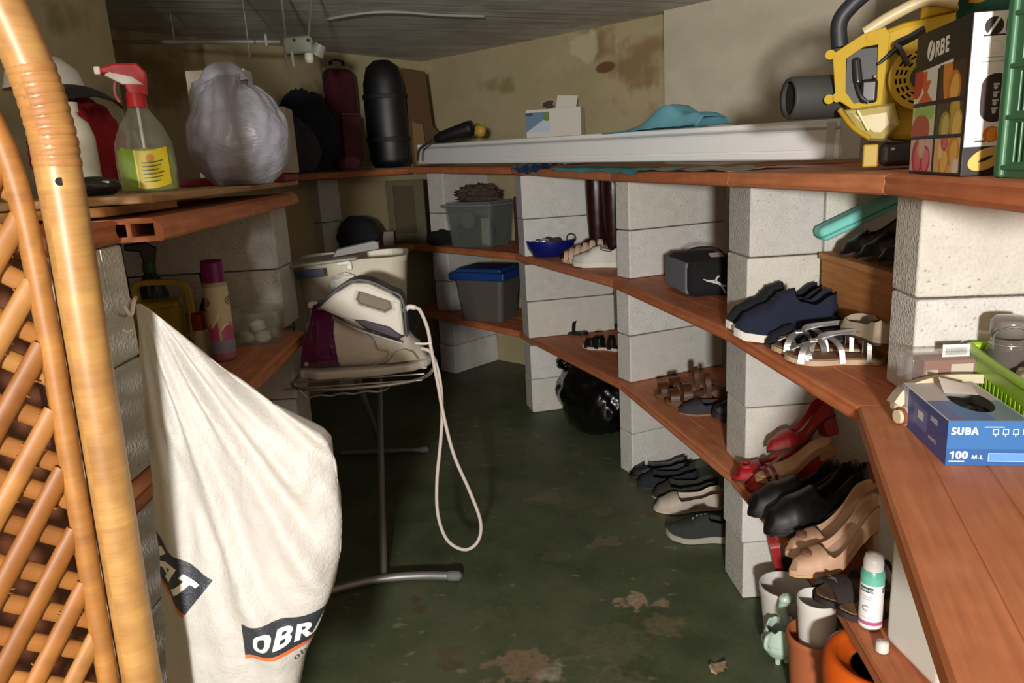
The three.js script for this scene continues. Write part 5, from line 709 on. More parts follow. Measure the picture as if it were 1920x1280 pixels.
// --- middle shelf, boots bay
{
  const boot = (label, x, z, turn) => { const o = thing('tall_boot', label, 'boot', [x, 0.88, z], turn); const bl = leath(0x2c120e, 0.22);
    part(o, 'shaft', lathe([[0.038, 0.06], [0.042, 0.10], [0.05, 0.2], [0.055, 0.32], [0.055, 0.4], [0.051, 0.4], [0.047, 0.3], [0.034, 0.07]], 28), bl); const f = new THREE.Group(); part(o, 'foot', upperGeo({ L: 0.24, W: 0.08, H: tab([[0, 0.09], [0.2, 0.095], [0.4, 0.085], [0.6, 0.06], [0.9, 0.034], [1, 0.01]]), open: [2, 3], collar: () => 0.05, base: () => 0.014 }).translate(-0.045, 0, 0), bl); part(o, 'sole', soleGeo({ L: 0.24, W: 0.08, base: () => 0.014, th: () => 0.014 }).translate(-0.045, 0, 0), hex(0x140c0a, 0.7)); return o; };
  boot('glossy dark brown tall boot standing behind the blue bowl', 0.462, -3.80, 2.9); boot('glossy dark brown tall boot next to the block pillar', 0.533, -3.70, 2.9);
  const b = thing('blue_bowl', 'blue plastic bowl of oddments on the middle shelf', 'bowl', [0.235, 0.88, -4.02], 0);
  part(b, 'bowl_shell', lathe([[0.001, 0], [0.085, 0], [0.10, 0.006], [0.125, 0.045], [0.133, 0.085], [0.129, 0.086], [0.12, 0.045], [0.095, 0.01], [0.001, 0.008]], 40), hex(0x141a6e, 0.35));
  one('sunglasses', merge(lathe([[0.02, 0], [0.022, 0.004], [0.02, 0.008]], 18).rotateX(0.6), lathe([[0.02, 0], [0.022, 0.004], [0.02, 0.008]], 18).rotateX(0.6).translate(0.05, 0, 0), bar([0.02, 0.005, 0], [0.03, 0.006, 0], 0.003, 6), bar([-0.02, 0.004, 0], [-0.02, 0.012, -0.09], 0.003, 6), bar([0.072, 0.004, 0], [0.072, 0.012, -0.09], 0.003, 6)), hex(0x101012, 0.25), 'black sunglasses lying in the blue bowl', 'glasses', [0.17, 0.955, -3.98], 0.3);
  one('dark_pouch', blob(0.08, 0.045, 0.07, { seed: 91, amp: 0.25, det: 34 }), cloth(0x3c3a34), 'dark crumpled pouch in the blue bowl', 'pouch', [0.235, 0.90, -4.03], 0);
  one('metal_ring', new THREE.TorusGeometry(0.024, 0.004, 8, 28), hex(0x4a3c30, 0.4, { metalness: 0.5 }), 'upright metal ring at the rim of the blue bowl', 'ring', [0.345, 0.968, -3.99], -0.3);
  one('silver_foil', blob(0.024, 0.014, 0.02, { seed: 93, amp: 0.4, det: 18 }), std({ color: 0xd8d8d8, metalness: 0.8, roughness: 0.25 }), 'small silver foil scrap in the blue bowl', 'foil', [0.20, 0.955, -3.94], 0);
  sandal('beige sandal with many finger-like straps beside the blue bowl', [0.50, 0.885, -3.60], [0.275, 0.882, -3.68], { L: 0.245, W: 0.09, sole: leath(0xb89a80, 0.6), st: leath(0xc2a58c, 0.6), thk: 0.016, straps: [[0.88, 0.04, 0.02], [0.76, 0.055, 0.02], [0.64, 0.068, 0.02], [0.5, 0.08, 0.02], [0.36, 0.09, 0.02], [0.2, 0.095, 0.018]] });
  trainer('white trainer with grey straps beside the block pillar', [0.535, 0.881, -3.44], [0.315, 0.883, -3.52], { up: leath(0xc8c6bc, 0.5), sole: hex(0xd8d4c6, 0.6), lace: cloth(0x9a9c98), L: 0.24, W: 0.088 });
}
// --- lower shelf, far to near
const blackL = leath(0x0e0e10, 0.35);
sandal('black strappy sandal on the lower shelf, further one', [0.42, 0.431, -4.02], [0.215, 0.431, -4.12], { sole: leath(0x15120f, 0.5), st: blackL, L: 0.235, straps: [[0.8, 0.04, 0.03], [0.6, 0.055, 0.03], [0.3, 0.06, 0.02]] });
sandal('black strappy sandal with pale sole by the block pillar', [0.56, 0.431, -3.62], [0.365, 0.431, -3.75], { sole: leath(0x15120f, 0.5), edge: hex(0xc0b8a8, 0.6), st: blackL, L: 0.235, straps: [[0.8, 0.04, 0.03], [0.6, 0.055, 0.03], [0.3, 0.06, 0.02]] });
const brownL = leath(0x4a2a14, 0.35);
sandal('brown leather sandal on the lower shelf beneath the sports bag', [0.80, 0.445, -2.86], [0.585, 0.431, -2.86], { sole: leath(0x6a4428, 0.5), st: brownL, lift: 0.03, L: 0.24, straps: [[0.84, 0.045, 0.035], [0.64, 0.06, 0.035], [0.3, 0.07, 0.02]] });
sandal('brown leather sandal nearest the block pillar on the lower shelf', [0.82, 0.445, -2.755], [0.605, 0.431, -2.765], { sole: leath(0x6a4428, 0.5), st: brownL, lift: 0.03, L: 0.24, straps: [[0.84, 0.045, 0.035], [0.64, 0.06, 0.035], [0.3, 0.07, 0.02]] });
pump('dark grey felt clog in front of the brown sandals', [0.85, 0.431, -2.645], [0.615, 0.431, -2.655], { up: cloth(0x34323a), lin: hex(0x221f22, 0.8), lift: 0.0, L: 0.24, W: 0.09, name: 'felt_clog', soleM: hex(0x8a6a4a, 0.7) });
trainer('black ankle shoe behind the brown sandals', [0.95, 0.431, -2.58], [0.73, 0.433, -2.56], { up: leath(0x141316, 0.5), sole: hex(0x241f1e, 0.7), lace: cloth(0x141316), L: 0.24, W: 0.075, name: 'ankle_shoe' });
const red = leath(0x9c1a20, 0.35), redD = leath(0x6e1216, 0.4), tan = hex(0xb89268, 0.6);
const rosette = () => ({ g: new THREE.TorusGeometry(0.016, 0.007, 8, 18).rotateX(Math.PI / 2), m: red, label: 'red rosette' });
pump('red peep toe heeled shoe with rosette against the pillar', [0.86, 0.455, -2.02], [0.645, 0.437, -2.035], { up: red, lin: tan, lift: 0.07, L: 0.235, peep: 0.93, buckle: rosette(), name: 'red_shoe' });
pump('red heeled shoe lying on top of the red pair', [0.93, 0.57, -2.03], [0.72, 0.535, -2.0], { up: red, lin: tan, lift: 0.05, L: 0.225, name: 'red_shoe', roll: 0.25 });
pump('deep red flat shoe at the shelf edge under the black shoe', [0.855, 0.431, -1.89], [0.635, 0.431, -1.885], { up: redD, lin: hex(0x7c3a24, 0.7), lift: 0.01, L: 0.23, low: true, name: 'red_shoe' });
pump('red heeled shoe beneath the beige sandal', [0.875, 0.442, -1.955], [0.655, 0.436, -1.965], { up: red, lin: tan, lift: 0.05, L: 0.23, name: 'red_shoe', low: true });
sandal('beige soled sandal resting across the red shoes', [0.885, 0.545, -1.94], [0.665, 0.475, -1.925], { sole: hex(0xc09a74, 0.6), edge: hex(0xa8805a, 0.6), st: leath(0x5a1c18, 0.4), L: 0.235, W: 0.075, straps: [[0.88, 0.02, 0.012], [0.8, 0.024, 0.01]], lift: 0.03 });
pump('black leather loafer behind its shiny partner', [0.865, 0.455, -1.815], [0.595, 0.443, -1.80], { up: leath(0x141416, 0.35), lin: hex(0x55555a, 0.7), lift: 0.02, L: 0.27, W: 0.09, pt: 0.42, soleM: hex(0x0c0c0d, 0.6), name: 'black_loafer', tall: 1.7, openTo: 0.5, roll: 0.1 });
pump('large shiny black leather shoe over the shelf edge', [0.885, 0.485, -1.72], [0.60, 0.443, -1.70], { up: leath(0x17181b, 0.28), lin: hex(0x6a6a6e, 0.7), lift: 0.03, L: 0.285, W: 0.098, pt: 0.42, soleM: hex(0x0c0c0d, 0.6), name: 'black_loafer', tall: 1.7, openTo: 0.5, roll: 0.12 });
const nude = leath(0xc29c80, 0.45), bow = () => ({ g: blob(0.012, 0.006, 0.016, { amp: 0.2, det: 14 }), m: leath(0x7a5440, 0.5), label: 'small brown bow' });
pump('beige peep toe court shoe with bow, further of the pair', [0.865, 0.47, -1.625], [0.635, 0.436, -1.605], { up: nude, lin: hex(0xc8a890, 0.6), lift: 0.075, L: 0.245, peep: 0.95, buckle: bow(), name: 'beige_court_shoe', soleM: hex(0xc4a070, 0.6) });
pump('beige peep toe court shoe with bow, nearer of the pair', [0.84, 0.475, -1.54], [0.605, 0.438, -1.515], { up: nude, lin: hex(0xc8a890, 0.6), lift: 0.075, L: 0.245, peep: 0.95, buckle: bow(), name: 'beige_court_shoe', soleM: hex(0xc4a070, 0.6) });
{ const s = sandal('dark brown sandal with metal flower beside the deodorant can', [0.845, 0.436, -1.455], [0.628, 0.431, -1.415], { sole: leath(0x6a5440, 0.5), edge: hex(0x1a1614, 0.6), st: cloth(0x2a2422), L: 0.235, straps: [[0.78, 0.03, 0.05], [0.5, 0.042, 0.03], [0.25, 0.05, 0.02]] }); for (let i = 0; i < 5; i++) part(s, 'flower_petal', rb(0.016, 0.002, 0.004, 0.001, 0.008, 0, 0).rotateY(i * 1.257).rotateZ(0.3).translate(0.185, 0.045, 0.006), M.steel);
  sandal('grey brown strappy sandal under the worktop edge', [1.06, 0.431, -1.52], [0.88, 0.431, -1.48], { sole: leath(0x8a7460, 0.6), st: leath(0x6a5a50, 0.5), L: 0.19, straps: [[0.8, 0.025, 0.02], [0.55, 0.035, 0.02], [0.2, 0.05, 0.02]] });
  sandal('brown flat sandal half hidden behind the deodorant can', [0.80, 0.431, -1.365], [0.655, 0.431, -1.36], { sole: leath(0x7a5c46, 0.6), edge: hex(0x241c18, 0.6), st: leath(0x3a2a22, 0.5), L: 0.16, W: 0.05, straps: [[0.5, 0.03, 0.02]] }); }
// --- on the floor under the lower shelf
pump('black slipper on the floor furthest under the shelf', [0.745, 0.003, -3.05], [0.478, 0.003, -3.075], { up: leath(0x0e0f12, 0.5), lin: hex(0x1a1a1c, 0.8), lift: 0, L: 0.26, W: 0.09, low: true, name: 'slipper', tall: 1.3, pt: 0.42 });
pump('dark blue slipper on the floor beside the black one', [0.76, 0.003, -2.95], [0.497, 0.003, -2.965], { up: cloth(0x1c2128), lin: hex(0x14161a, 0.8), lift: 0, L: 0.26, W: 0.09, low: true, name: 'slipper', tall: 1.3, pt: 0.42 });
pump('olive canvas slip-on shoe on the floor behind the cream one', [0.815, 0.003, -2.84], [0.545, 0.003, -2.85], { up: cloth(0x2a2e24), lin: hex(0x8a8474, 0.8), lift: 0, L: 0.27, W: 0.095, low: true, name: 'slip_on_shoe', tall: 1.4, pt: 0.42, soleM: hex(0xa8a294, 0.6) });
pump('cream slip-on shoe on the floor with dark red lining', [0.80, 0.003, -2.72], [0.53, 0.003, -2.735], { up: leath(0xb4a898, 0.5), lin: hex(0x4a1418, 0.8), lift: 0.004, L: 0.272, W: 0.098, name: 'slip_on_shoe', tall: 1.4, pt: 0.42, soleM: hex(0xc8bca8, 0.6) });
trainer('grey trainer with pale sole on the floor nearest the pillar', [0.79, 0.003, -2.46], [0.54, 0.003, -2.51], { up: cloth(0x2c302c), sole: hex(0x9c9a8a, 0.6), lace: cloth(0x8c94a0), L: 0.262, W: 0.096, logo: hex(0x8a92a0, 0.5) });
{ const g = thing('rubbish_bag', 'full black rubbish bag on the floor under the lower shelf', 'bag', [0.40, 0, -3.70], 0.35); part(g, 'bag_body', blob(0.15, 0.19, 0.27, { seed: 101, amp: 0.09, fold: 0.06, flat: 0.92, det: 80 }), phy({ color: 0x08080a, roughness: 0.28, clearcoat: 0.4 })); part(g, 'tied_neck', blob(0.04, 0.04, 0.05, { seed: 103, amp: 0.3, det: 26 }).translate(-0.06, 0.29, -0.2), phy({ color: 0x08080a, roughness: 0.28 })); }

// ------------------------------------------------------------------ things on the wide worktop
{ // blue glove box
  const o = thing('glove_box', 'blue and white carton of disposable gloves on the worktop', 'box', [0.669, 0.8802, -1.088], -0.17); const W = 0.118, D = 0.205, Hh = 0.072, card = hex(0x9a9a94, 0.8), blue = hex(0x3f6aa8, 0.5);
  const fp = print(W, Hh, (c, w, h) => { const g = c.createLinearGradient(0, 0, w, 0); c.fillStyle = '#336aa8'; c.fillRect(0, 0, w, h); c.fillStyle = '#295a96'; c.fillRect(0, h * 0.62, w, h * 0.38); c.fillStyle = '#eef2f6'; writeText(c, '900 0.0155px sans-serif', 'SUBA', w * 0.04, h * 0.29); writeText(c, '900 0.0165px sans-serif', '100', w * 0.04, h * 0.84); c.fillRect(w * 0.04, h * 0.89, w * 0.19, h * 0.03); c.fillRect(w * 0.44, h * 0.11, w * 0.24, h * 0.018); c.strokeStyle = '#d8e4f0'; c.lineWidth = 0.0012; for (let i = 0; i < 4; i++) { const x = w * (0.55 + i * 0.12); c.strokeRect(x, h * 0.17, w * 0.06, h * 0.11); c.beginPath(); c.moveTo(x + w * 0.03, h * 0.28); c.lineTo(x + w * 0.03, h * 0.34); c.stroke(); } c.fillStyle = '#d8e4f0'; writeText(c, 'bold 0.010px sans-serif', 'M-L', w * 0.31, h * 0.86); c.fillStyle = '#5c92cc'; c.fillRect(w * 0.52, h * 0.72, w * 0.44, h * 0.18); c.strokeStyle = '#a8c4e0'; c.strokeRect(w * 0.52, h * 0.72, w * 0.44, h * 0.18); }, 5000);
  const sp = print(D, Hh, (c, w, h) => { c.fillStyle = '#4c5a9c'; c.fillRect(0, 0, w, h); c.fillStyle = '#6a7cb8'; c.fillRect(w * 0.3, h * 0.2, w * 0.3, h * 0.5); c.fillStyle = '#d8d8e8'; c.fillRect(0, 0, w * 0.16, h); c.fillStyle = '#4c5a9c'; c.fillRect(w * 0.03, 0, w * 0.02, h); c.fillRect(w * 0.09, 0, w * 0.015, h); c.fillStyle = '#e4e8f2'; writeText(c, '900 0.012px sans-serif', 'SUBA', w * 0.66, h * 0.3); c.fillRect(w * 0.4, h * 0.3, w * 0.12, h * 0.2); writeText(c, 'bold 0.008px sans-serif', 'GUANTES', w * 0.64, h * 0.75); }, 4000);
  part(o, 'front_panel', rb(W, Hh, 0.0015, 0.0005, W / 2, Hh / 2, -0.0008), blue); part(o, 'back_panel', rb(W, Hh, 0.0015, 0.0005, W / 2, Hh / 2, -D), card); part(o, 'left_panel', rb(0.0015, Hh, D, 0.0005, 0.0008, Hh / 2, -D / 2), blue); part(o, 'right_panel', rb(0.0015, Hh, D, 0.0005, W, Hh / 2, -D / 2), card); part(o, 'bottom_panel', rb(W, 0.0015, D, 0.0005, W / 2, 0.0008, -D / 2), card);
  part(o, 'front_print', new THREE.PlaneGeometry(W, Hh).translate(W / 2, Hh / 2, 0.0003), std({ map: fp, roughness: 0.45 })); part(o, 'side_print', new THREE.PlaneGeometry(D, Hh).rotateY(-Math.PI / 2).translate(-0.0003, Hh / 2, -D / 2), std({ map: sp, roughness: 0.45 }));
  const tp = print(W, D, (c, w, h) => { c.fillStyle = '#4a7db4'; c.fillRect(0, h * 0.45, w, h * 0.55); c.fillStyle = '#7c96a0'; c.fillRect(w * 0.6, h * 0.3, w * 0.4, h * 0.7); c.fillStyle = '#c4c0bc'; c.fillRect(0, 0, w, h * 0.5); c.fillStyle = '#5a68a4'; c.fillRect(0, h * 0.5, w * 0.2, h * 0.5); c.strokeStyle = '#e4e4ea'; c.lineWidth = 0.002; c.strokeRect(0.002, 0.002, w - 0.004, h - 0.004); }, 2500);
  const hole = []; for (let i = 0; i < 24; i++) { const a = i / 24 * Math.PI * 2; hole.push([W * 0.60 + 0.030 * Math.cos(a), D * 0.5 + 0.06 * Math.sin(a)]); }
  const sh = new THREE.Shape([V2(0, 0), V2(W, 0), V2(W, D), V2(0, D)]); sh.holes.push(new THREE.Path(hole.map((p) => V2(...p)).reverse())); const tg = new THREE.ShapeGeometry(sh); { const p = tg.attributes.position, uv = tg.attributes.uv; for (let i = 0; i < p.count; i++) uv.setXY(i, p.getX(i) / W, p.getY(i) / D); } tg.rotateX(-Math.PI / 2); part(o, 'top_panel', tg.translate(0, Hh + 0.0004, 0), std({ map: tp, roughness: 0.5 }));
  part(o, 'torn_flap', sheet(10, 6, (u, v) => [W * 0.38 + u * 0.05, Hh + 0.002 + 0.02 * v * (1 - u * 0.6), -D * 0.68 - v * 0.03 + u * 0.01], 0.0008), hex(0xb8b0a8, 0.8)); part(o, 'glove_bulge', blob(0.04, 0.018, 0.06, { seed: 7, amp: 0.25, det: 30 }).translate(W * 0.6, 0.028, -D * 0.5), hex(0x111113, 0.5));
}
{ // brown labelled carton in a clear bag, brush and roll
  const o = thing('brown_carton', 'brown carton with pale labels wrapped in clear film', 'box', [0.755, 0.8802, -1.350], -0.06);
  part(o, 'carton_body', rb(0.10, 0.10, 0.045, 0.002, 0.058, 0.05, 0), hex(0x7c4c34, 0.7)); part(o, 'pale_label', rb(0.04, 0.045, 0.001, 0.0003, 0.076, 0.07, 0.0235), hex(0xbcb4a2, 0.7)); part(o, 'pale_label', rb(0.022, 0.045, 0.001, 0.0003, 0.022, 0.06, 0.0235), hex(0xbcb4a2, 0.7)); part(o, 'price_tag', rb(0.05, 0.024, 0.002, 0.0005, 0.075, 0.112, 0.0), std({ map: print(0.05, 0.024, (c, w, h) => { c.fillStyle = '#e8e8e2'; c.fillRect(0, 0, w, h); c.fillStyle = '#b4b8b2'; c.fillRect(w * 0.1, h * 0.25, w * 0.8, h * 0.6); c.fillStyle = '#8c908a'; for (let i = 0; i < 12; i++) c.fillRect(w * (0.12 + i * 0.062), h * 0.35, w * 0.02, h * 0.4); }, 4000), roughness: 0.6 })); part(o, 'clear_film', rb(0.135, 0.112, 0.056, 0.012, 0.045, 0.056, 0, 4), clearPlastic(0xffffff, 0.15));
  const b = thing('clothes_brush', 'cream plastic brush with curved handle in front of the brown carton', 'brush', [0.70, 0.8802, -1.305], -0.05);
  part(b, 'handle', strap([[-0.008, 0.032, 0.012], [0.012, 0.055, 0.008], [0.05, 0.068, 0.004], [0.10, 0.072, 0.0], [0.18, 0.068, 0.0]], 0.034, 0.016, [0, 0.25, 1], 40), hex(0xc8bca0, 0.55)); part(b, 'brush_head', rb(0.07, 0.028, 0.03, 0.008, 0.025, 0.03, 0.01), hex(0xc4b89a, 0.6)); for (let i = 0; i < 7; i++) part(b, 'bristle_tuft', rb(0.004, 0.014, 0.022, 0.001, 0.0 + i * 0.009, 0.0095, 0.012), hex(0xb4a88a, 0.8));
  const r = thing('tape_roll', 'short brown tube with cream end beside the glove box', 'tube', [0.69, 0.897, -1.268], 0.1);
  part(r, 'roll_body', cyl(0.016, 0.016, 0.05, 0, 0, 0, 24).rotateZ(-Math.PI / 2), hex(0x8a4e34, 0.5)); part(r, 'end_cap', merge(cyl(0.0175, 0.0175, 0.008, 0, 0.006, 0, 24).rotateZ(-Math.PI / 2)), hex(0xd0c4a8, 0.5)); part(r, 'end_plug', cyl(0.012, 0.013, 0.008, 0, -0.006, 0, 24).rotateZ(-Math.PI / 2), hex(0xd0c4a8, 0.5));
}
{ // lime basket and clip jar
  const o = thing('lime_basket', 'lime green slotted plastic basket at the right edge of the worktop', 'basket', [0.868, 0.905, -1.372], -0.235); const X = 0.22, Zz = 0.32, Hh = 0.088, lm = hex(0x94c41e, 0.4);
  const side = (L) => { const hs = []; const n = Math.floor((L - 0.03) / 0.0175); for (let k = 0; k < n; k++) { const x = 0.02 + k * 0.0175; hs.push([[x, 0.016], [x, 0.052], [x + 0.0085, 0.052], [x + 0.0085, 0.016]]); } return ext([[0, 0], [L, 0], [L, Hh - 0.01], [0, Hh - 0.01]], 0.004, 0.001, hs); };
  part(o, 'slotted_side', side(Zz).rotateY(-Math.PI / 2), lm); part(o, 'slotted_side', side(Zz).rotateY(-Math.PI / 2).translate(X, 0, 0), lm); part(o, 'slotted_side', side(X), lm); part(o, 'slotted_side', side(X).translate(0, 0, Zz), lm); part(o, 'basket_floor', rb(X, 0.004, Zz, 0.001, X / 2, 0.004, Zz / 2), lm);
  part(o, 'rim', tube([[0, Hh, 0.03], [0, Hh, Zz - 0.03], [0.03, Hh, Zz], [X - 0.03, Hh, Zz], [X, Hh, Zz - 0.03], [X, Hh, 0.03], [X - 0.03, Hh, 0], [0.03, Hh, 0]], 0.0075, 120, 10, true), lm);
  one('white_cloth', blob(0.06, 0.045, 0.08, { seed: 111, amp: 0.18, fold: 0.1, det: 40 }), cloth(0xcfcabc), 'crumpled white cloth in the lime basket', 'cloth', [0.905, 0.912, -1.20], -0.235);
  const j = thing('clip_jar', 'clear glass jar with wire clip and grey lid by the lime basket', 'jar', [0.905, 0.913, -1.312], 0.2);
  part(j, 'glass_body', lathe([[0.001, 0], [0.032, 0], [0.035, 0.004], [0.035, 0.085], [0.029, 0.10], [0.029, 0.108], [0.026, 0.108], [0.026, 0.1], [0.032, 0.083], [0.032, 0.006], [0.001, 0.005]], 36), phy({ color: 0xc2bcb6, transmission: 0.85, roughness: 0.06, thickness: 0, ior: 1.5 })); part(j, 'lid', lathe([[0.001, 0.148], [0.026, 0.146], [0.032, 0.138], [0.032, 0.112], [0.001, 0.110]], 32), phy({ color: 0x8c8680, roughness: 0.2, transmission: 0.35, thickness: 0 })); part(j, 'wire_clip', merge(tube([[-0.034, 0.09, 0.0], [-0.036, 0.12, 0.006], [-0.02, 0.135, 0.03], [0.0, 0.128, 0.036], [0.02, 0.135, 0.03], [0.036, 0.12, 0.006], [0.034, 0.09, 0]], 0.0018, 60, 6)), M.steel); part(j, 'neck_wire', new THREE.TorusGeometry(0.0305, 0.0016, 6, 36).rotateX(Math.PI / 2).translate(0, 0.098, 0), M.steel);
  part(j, 'foil_contents', blob(0.026, 0.035, 0.026, { seed: 3, amp: 0.3, det: 24 }).translate(0, 0.008, 0), std({ color: 0x8a8480, metalness: 0.4, roughness: 0.4 }));
}
// ------------------------------------------------------------------ lower shelf end: deodorant can and canister
{
  const art = print(0.14, 0.13, (c, w, h) => { c.fillStyle = '#e6e4e4'; c.fillRect(0, 0, w, h); c.fillStyle = '#6cb8a4'; c.fillRect(0, 0, w, h * 0.16); c.fillStyle = '#b06088'; c.fillRect(0, h * 0.88, w, h * 0.07); for (let k = 0; k < 3; k++) { const x = k * w / 3 + w * 0.03; c.fillStyle = '#2f4a48'; c.fillRect(x, h * 0.2, w * 0.2, h * 0.1); c.fillStyle = '#dce8e4'; writeText(c, 'bold 0.0085px sans-serif', 'SANEX', x + w * 0.015, h * 0.28); c.strokeStyle = '#8a8690'; c.lineWidth = 0.003; c.beginPath(); c.arc(x + w * 0.11, h * 0.62, w * 0.045, 1.2, 5.6); c.stroke(); c.fillStyle = '#b4b0b8'; c.fillRect(x + w * 0.03, h * 0.38, w * 0.16, h * 0.015); c.fillRect(x + w * 0.06, h * 0.43, w * 0.12, h * 0.015); c.fillRect(x + w * 0.02, h * 0.8, w * 0.18, h * 0.012); } }, 3600);
  const o = thing('deodorant_can', 'white and mint green deodorant spray can standing on the lower shelf', 'spray can', [0.69, 0.431, -1.325], 0.3); const r = 0.0225;
  part(o, 'can_body', lathe([[r, 0.008], [r, 0.118]], 36), std({ map: art, roughness: 0.3 })); part(o, 'can_base', lathe([[0.001, 0.004], [r * 0.85, 0.0], [r, 0.006], [r, 0.008]], 36), hex(0xd8d4d4, 0.35)); part(o, 'can_shoulder', lathe([[r, 0.118], [r * 0.92, 0.126], [r * 0.82, 0.13]], 36), hex(0x5caf9c, 0.3)); part(o, 'spray_cap', lathe([[r * 0.84, 0.128], [r * 0.84, 0.145], [r * 0.7, 0.158], [0.001, 0.163]], 32), hex(0xdedcda, 0.4));
  const c = thing('white_canister', 'tall white plastic canister under the worktop beside the deodorant can', 'canister', [0.752, 0.431, -1.20], 0.1);
  part(c, 'canister_body', rb(0.10, 0.35, 0.17, 0.02, 0, 0.175, 0, 5), hex(0xdcd9d0, 0.5)); part(c, 'canister_spout', cyl(0.018, 0.016, 0.03, -0.0, 0.34, 0.04), hex(0xbab6ac, 0.5)); part(c, 'canister_handle', strap([[0, 0.335, -0.06], [0, 0.365, -0.045], [0, 0.365, -0.005], [0, 0.335, 0.01]], 0.025, 0.008, [1, 0, 0], 24), hex(0xdcd9d0, 0.5));
  one('plastic_cup', lathe([[0.001, 0], [0.012, 0], [0.0125, 0.004], [0.0115, 0.02], [0.001, 0.022]], 24), hex(0xcfcac0, 0.4), 'tiny white plastic cup on the lower shelf before the canister', 'cup', [0.675, 0.431, -1.245], 0);
}
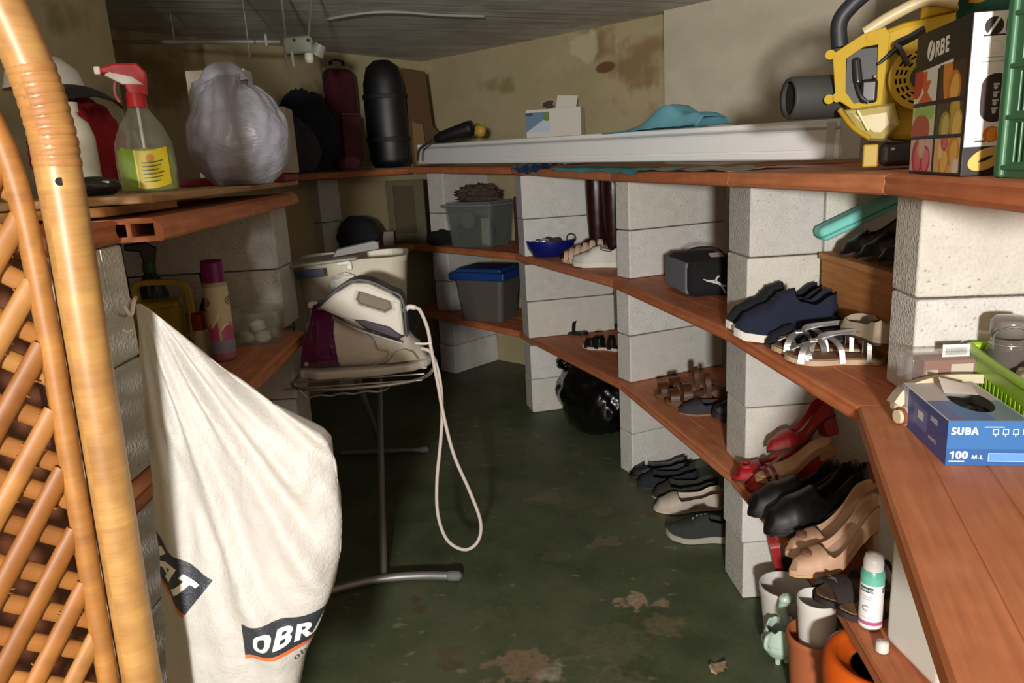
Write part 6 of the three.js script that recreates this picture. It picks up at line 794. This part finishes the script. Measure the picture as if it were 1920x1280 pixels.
// ------------------------------------------------------------------ pots on the floor, near right
{
  const pot = (name, label, pos, r0, r1, h, mat, lip = 0.006, lean = [0, 0]) => { const o = thing(name, label, 'pot', pos, 0); part(o, 'pot_wall', lathe([[0.001, 0], [r0, 0], [r0 + 0.002, 0.003], [r1, h - 0.02], [r1 + lip, h - 0.018], [r1 + lip, h - 0.001], [r1 + lip - 0.003, h], [r1 - 0.003, h], [r1 - 0.005, h - 0.02], [r0 - 0.004, 0.006], [0.001, 0.006]], 40), mat); o.rotation.set(lean[0], 0, lean[1]); return o; };
  pot('white_pot', 'white plastic pot standing on the floor by the broken green jug', [0.742, 0, -1.905], 0.052, 0.070, 0.165, hex(0xcfccc4, 0.45), 0.003);
  const g = thing('celadon_jug', 'pale green ceramic jug with broken rim and animal head', 'jug', [0.690, 0, -1.80], 0.3); const cel = phy({ color: 0xb4ccbc, roughness: 0.22, clearcoat: 0.6 });
  part(g, 'jug_body', grid(48, 26, (u, v) => { const a = u * Math.PI * 2, brk = 0.005 * Math.sin(a * 5) + 0.003 * Math.sin(a * 11 + 1) + 0.014 * Math.sin(a + 2), y = v < 0.55 ? v / 0.55 : 1 - (v - 0.55) / 0.45, prof = tab([[0, 0.022], [0.12, 0.036], [0.35, 0.046], [0.62, 0.044], [0.85, 0.04], [1, 0.038]])(y) - (v > 0.55 ? 0.004 : 0); const yy = 0.014 + y * 0.10 + (y > 0.8 ? brk * (y - 0.8) / 0.2 : 0); return [prof * Math.cos(a), v > 0.55 ? Math.max(yy, 0.02) : yy, -prof * Math.sin(a)]; }, true), cel); part(g, 'jug_base', lathe([[0.001, 0.014], [0.024, 0.014], [0.024, 0.018], [0.001, 0.018]], 24), cel);
  for (const [x, z] of [[0.012, 0.016], [-0.014, 0.014], [0.0, -0.018]]) part(g, 'foot', cyl(0.007, 0.008, 0.016, x, 0, z, 14), cel); part(g, 'jug_band', new THREE.TorusGeometry(0.0465, 0.002, 8, 40).rotateX(Math.PI / 2).translate(0, 0.062, 0), cel);
  part(g, 'animal_neck', tube([[0.03, 0.10, -0.012], [0.018, 0.135, -0.012], [0.016, 0.165, -0.008], [0.02, 0.185, 0.0]], 0.0135, 24, 12), cel); const hd = part(g, 'animal_head', blob(0.02, 0.014, 0.016, { seed: 2, amp: 0.1, det: 24 }).translate(0.014, 0.178, 0.004), cel); part(hd, 'ear', new THREE.ConeGeometry(0.006, 0.016, 10).rotateZ(-0.9).translate(0.038, 0.186, 0), cel); part(hd, 'ear', new THREE.ConeGeometry(0.005, 0.014, 10).rotateZ(-1.3).translate(0.04, 0.172, 0.006), cel); part(g, 'jug_handle', tube([[-0.036, 0.10, 0.014], [-0.056, 0.095, 0.02], [-0.06, 0.07, 0.022], [-0.044, 0.052, 0.018]], 0.006, 24, 10), cel);
  pot('terracotta_pot', 'terracotta plastic pot holding a smaller white pot', [0.708, 0, -1.615], 0.05, 0.064, 0.21, hex(0xa8603c, 0.5), 0.005); 
  const w2 = pot('white_pot', 'white pot nested inside the terracotta pot', [0.712, 0.10, -1.62], 0.034, 0.047, 0.205, hex(0xdad7d0, 0.4), 0.002);
  const b = thing('black_bucket', 'black bucket with broad orange rim and lid ring', 'bucket', [0.742, 0, -1.365], 0.2);
  part(b, 'bucket_wall', lathe([[0.001, 0], [0.085, 0], [0.088, 0.004], [0.108, 0.27], [0.104, 0.27], [0.084, 0.01], [0.001, 0.01]], 44), hex(0x17181c, 0.45)); const om = hex(0xd05a16, 0.4); part(b, 'orange_rim', lathe([[0.109, 0.25], [0.116, 0.255], [0.118, 0.30], [0.112, 0.322], [0.10, 0.328], [0.088, 0.322], [0.084, 0.31], [0.094, 0.306], [0.10, 0.296], [0.104, 0.26]], 48), om); part(b, 'inner_ring', lathe([[0.088, 0.318], [0.08, 0.312], [0.066, 0.306], [0.06, 0.30], [0.066, 0.297], [0.086, 0.304]], 44), om); part(b, 'rim_lug', rb(0.03, 0.05, 0.03, 0.008, -0.112, 0.255, 0.02), om);
}
{ // red things by the pillar foot
  trainer('black shoe with red sole standing upright against the pillar foot', [0.738, 0.235, -2.045], [0.788, 0.012, -2.035], { up: cloth(0x1c1416), sole: hex(0x9c2024, 0.5), lace: cloth(0x1c1416), L: 0.23, W: 0.075, roll: 0, name: 'upright_shoe' });
  const o = thing('red_tin', 'red and white round tin behind the white pot', 'tin', [0.895, 0, -2.02], 0); part(o, 'tin_body', cyl(0.036, 0.036, 0.13, 0, 0, 0, 32), hex(0x1c1418, 0.5)); part(o, 'white_band', cyl(0.0366, 0.0365, 0.035, 0, 0.13, 0, 32), hex(0xc8c4c8, 0.4)); part(o, 'red_lid', lathe([[0.038, 0.165], [0.038, 0.20], [0.034, 0.204], [0.001, 0.204]], 32), hex(0xa81420, 0.35));
  const lf = one('dry_leaf', sheet(10, 8, (u, v) => { const a = (u - 0.5) * 2, w = Math.sqrt(Math.max(0, 1 - a * a)) * (1 + 0.25 * Math.sin(u * 20)); return [a * 0.028, 0.004 + 0.006 * Math.sin(u * 7 + v * 4) + 0.003, (v - 0.5) * 0.042 * w]; }, 0.0006), hex(0xa08a70, 0.8), 'curled dry brown leaf lying on the green floor', 'leaf', [0.515, 0, -1.775], 0.5);
}

shadow(scene);
renderer.render(scene, camera);
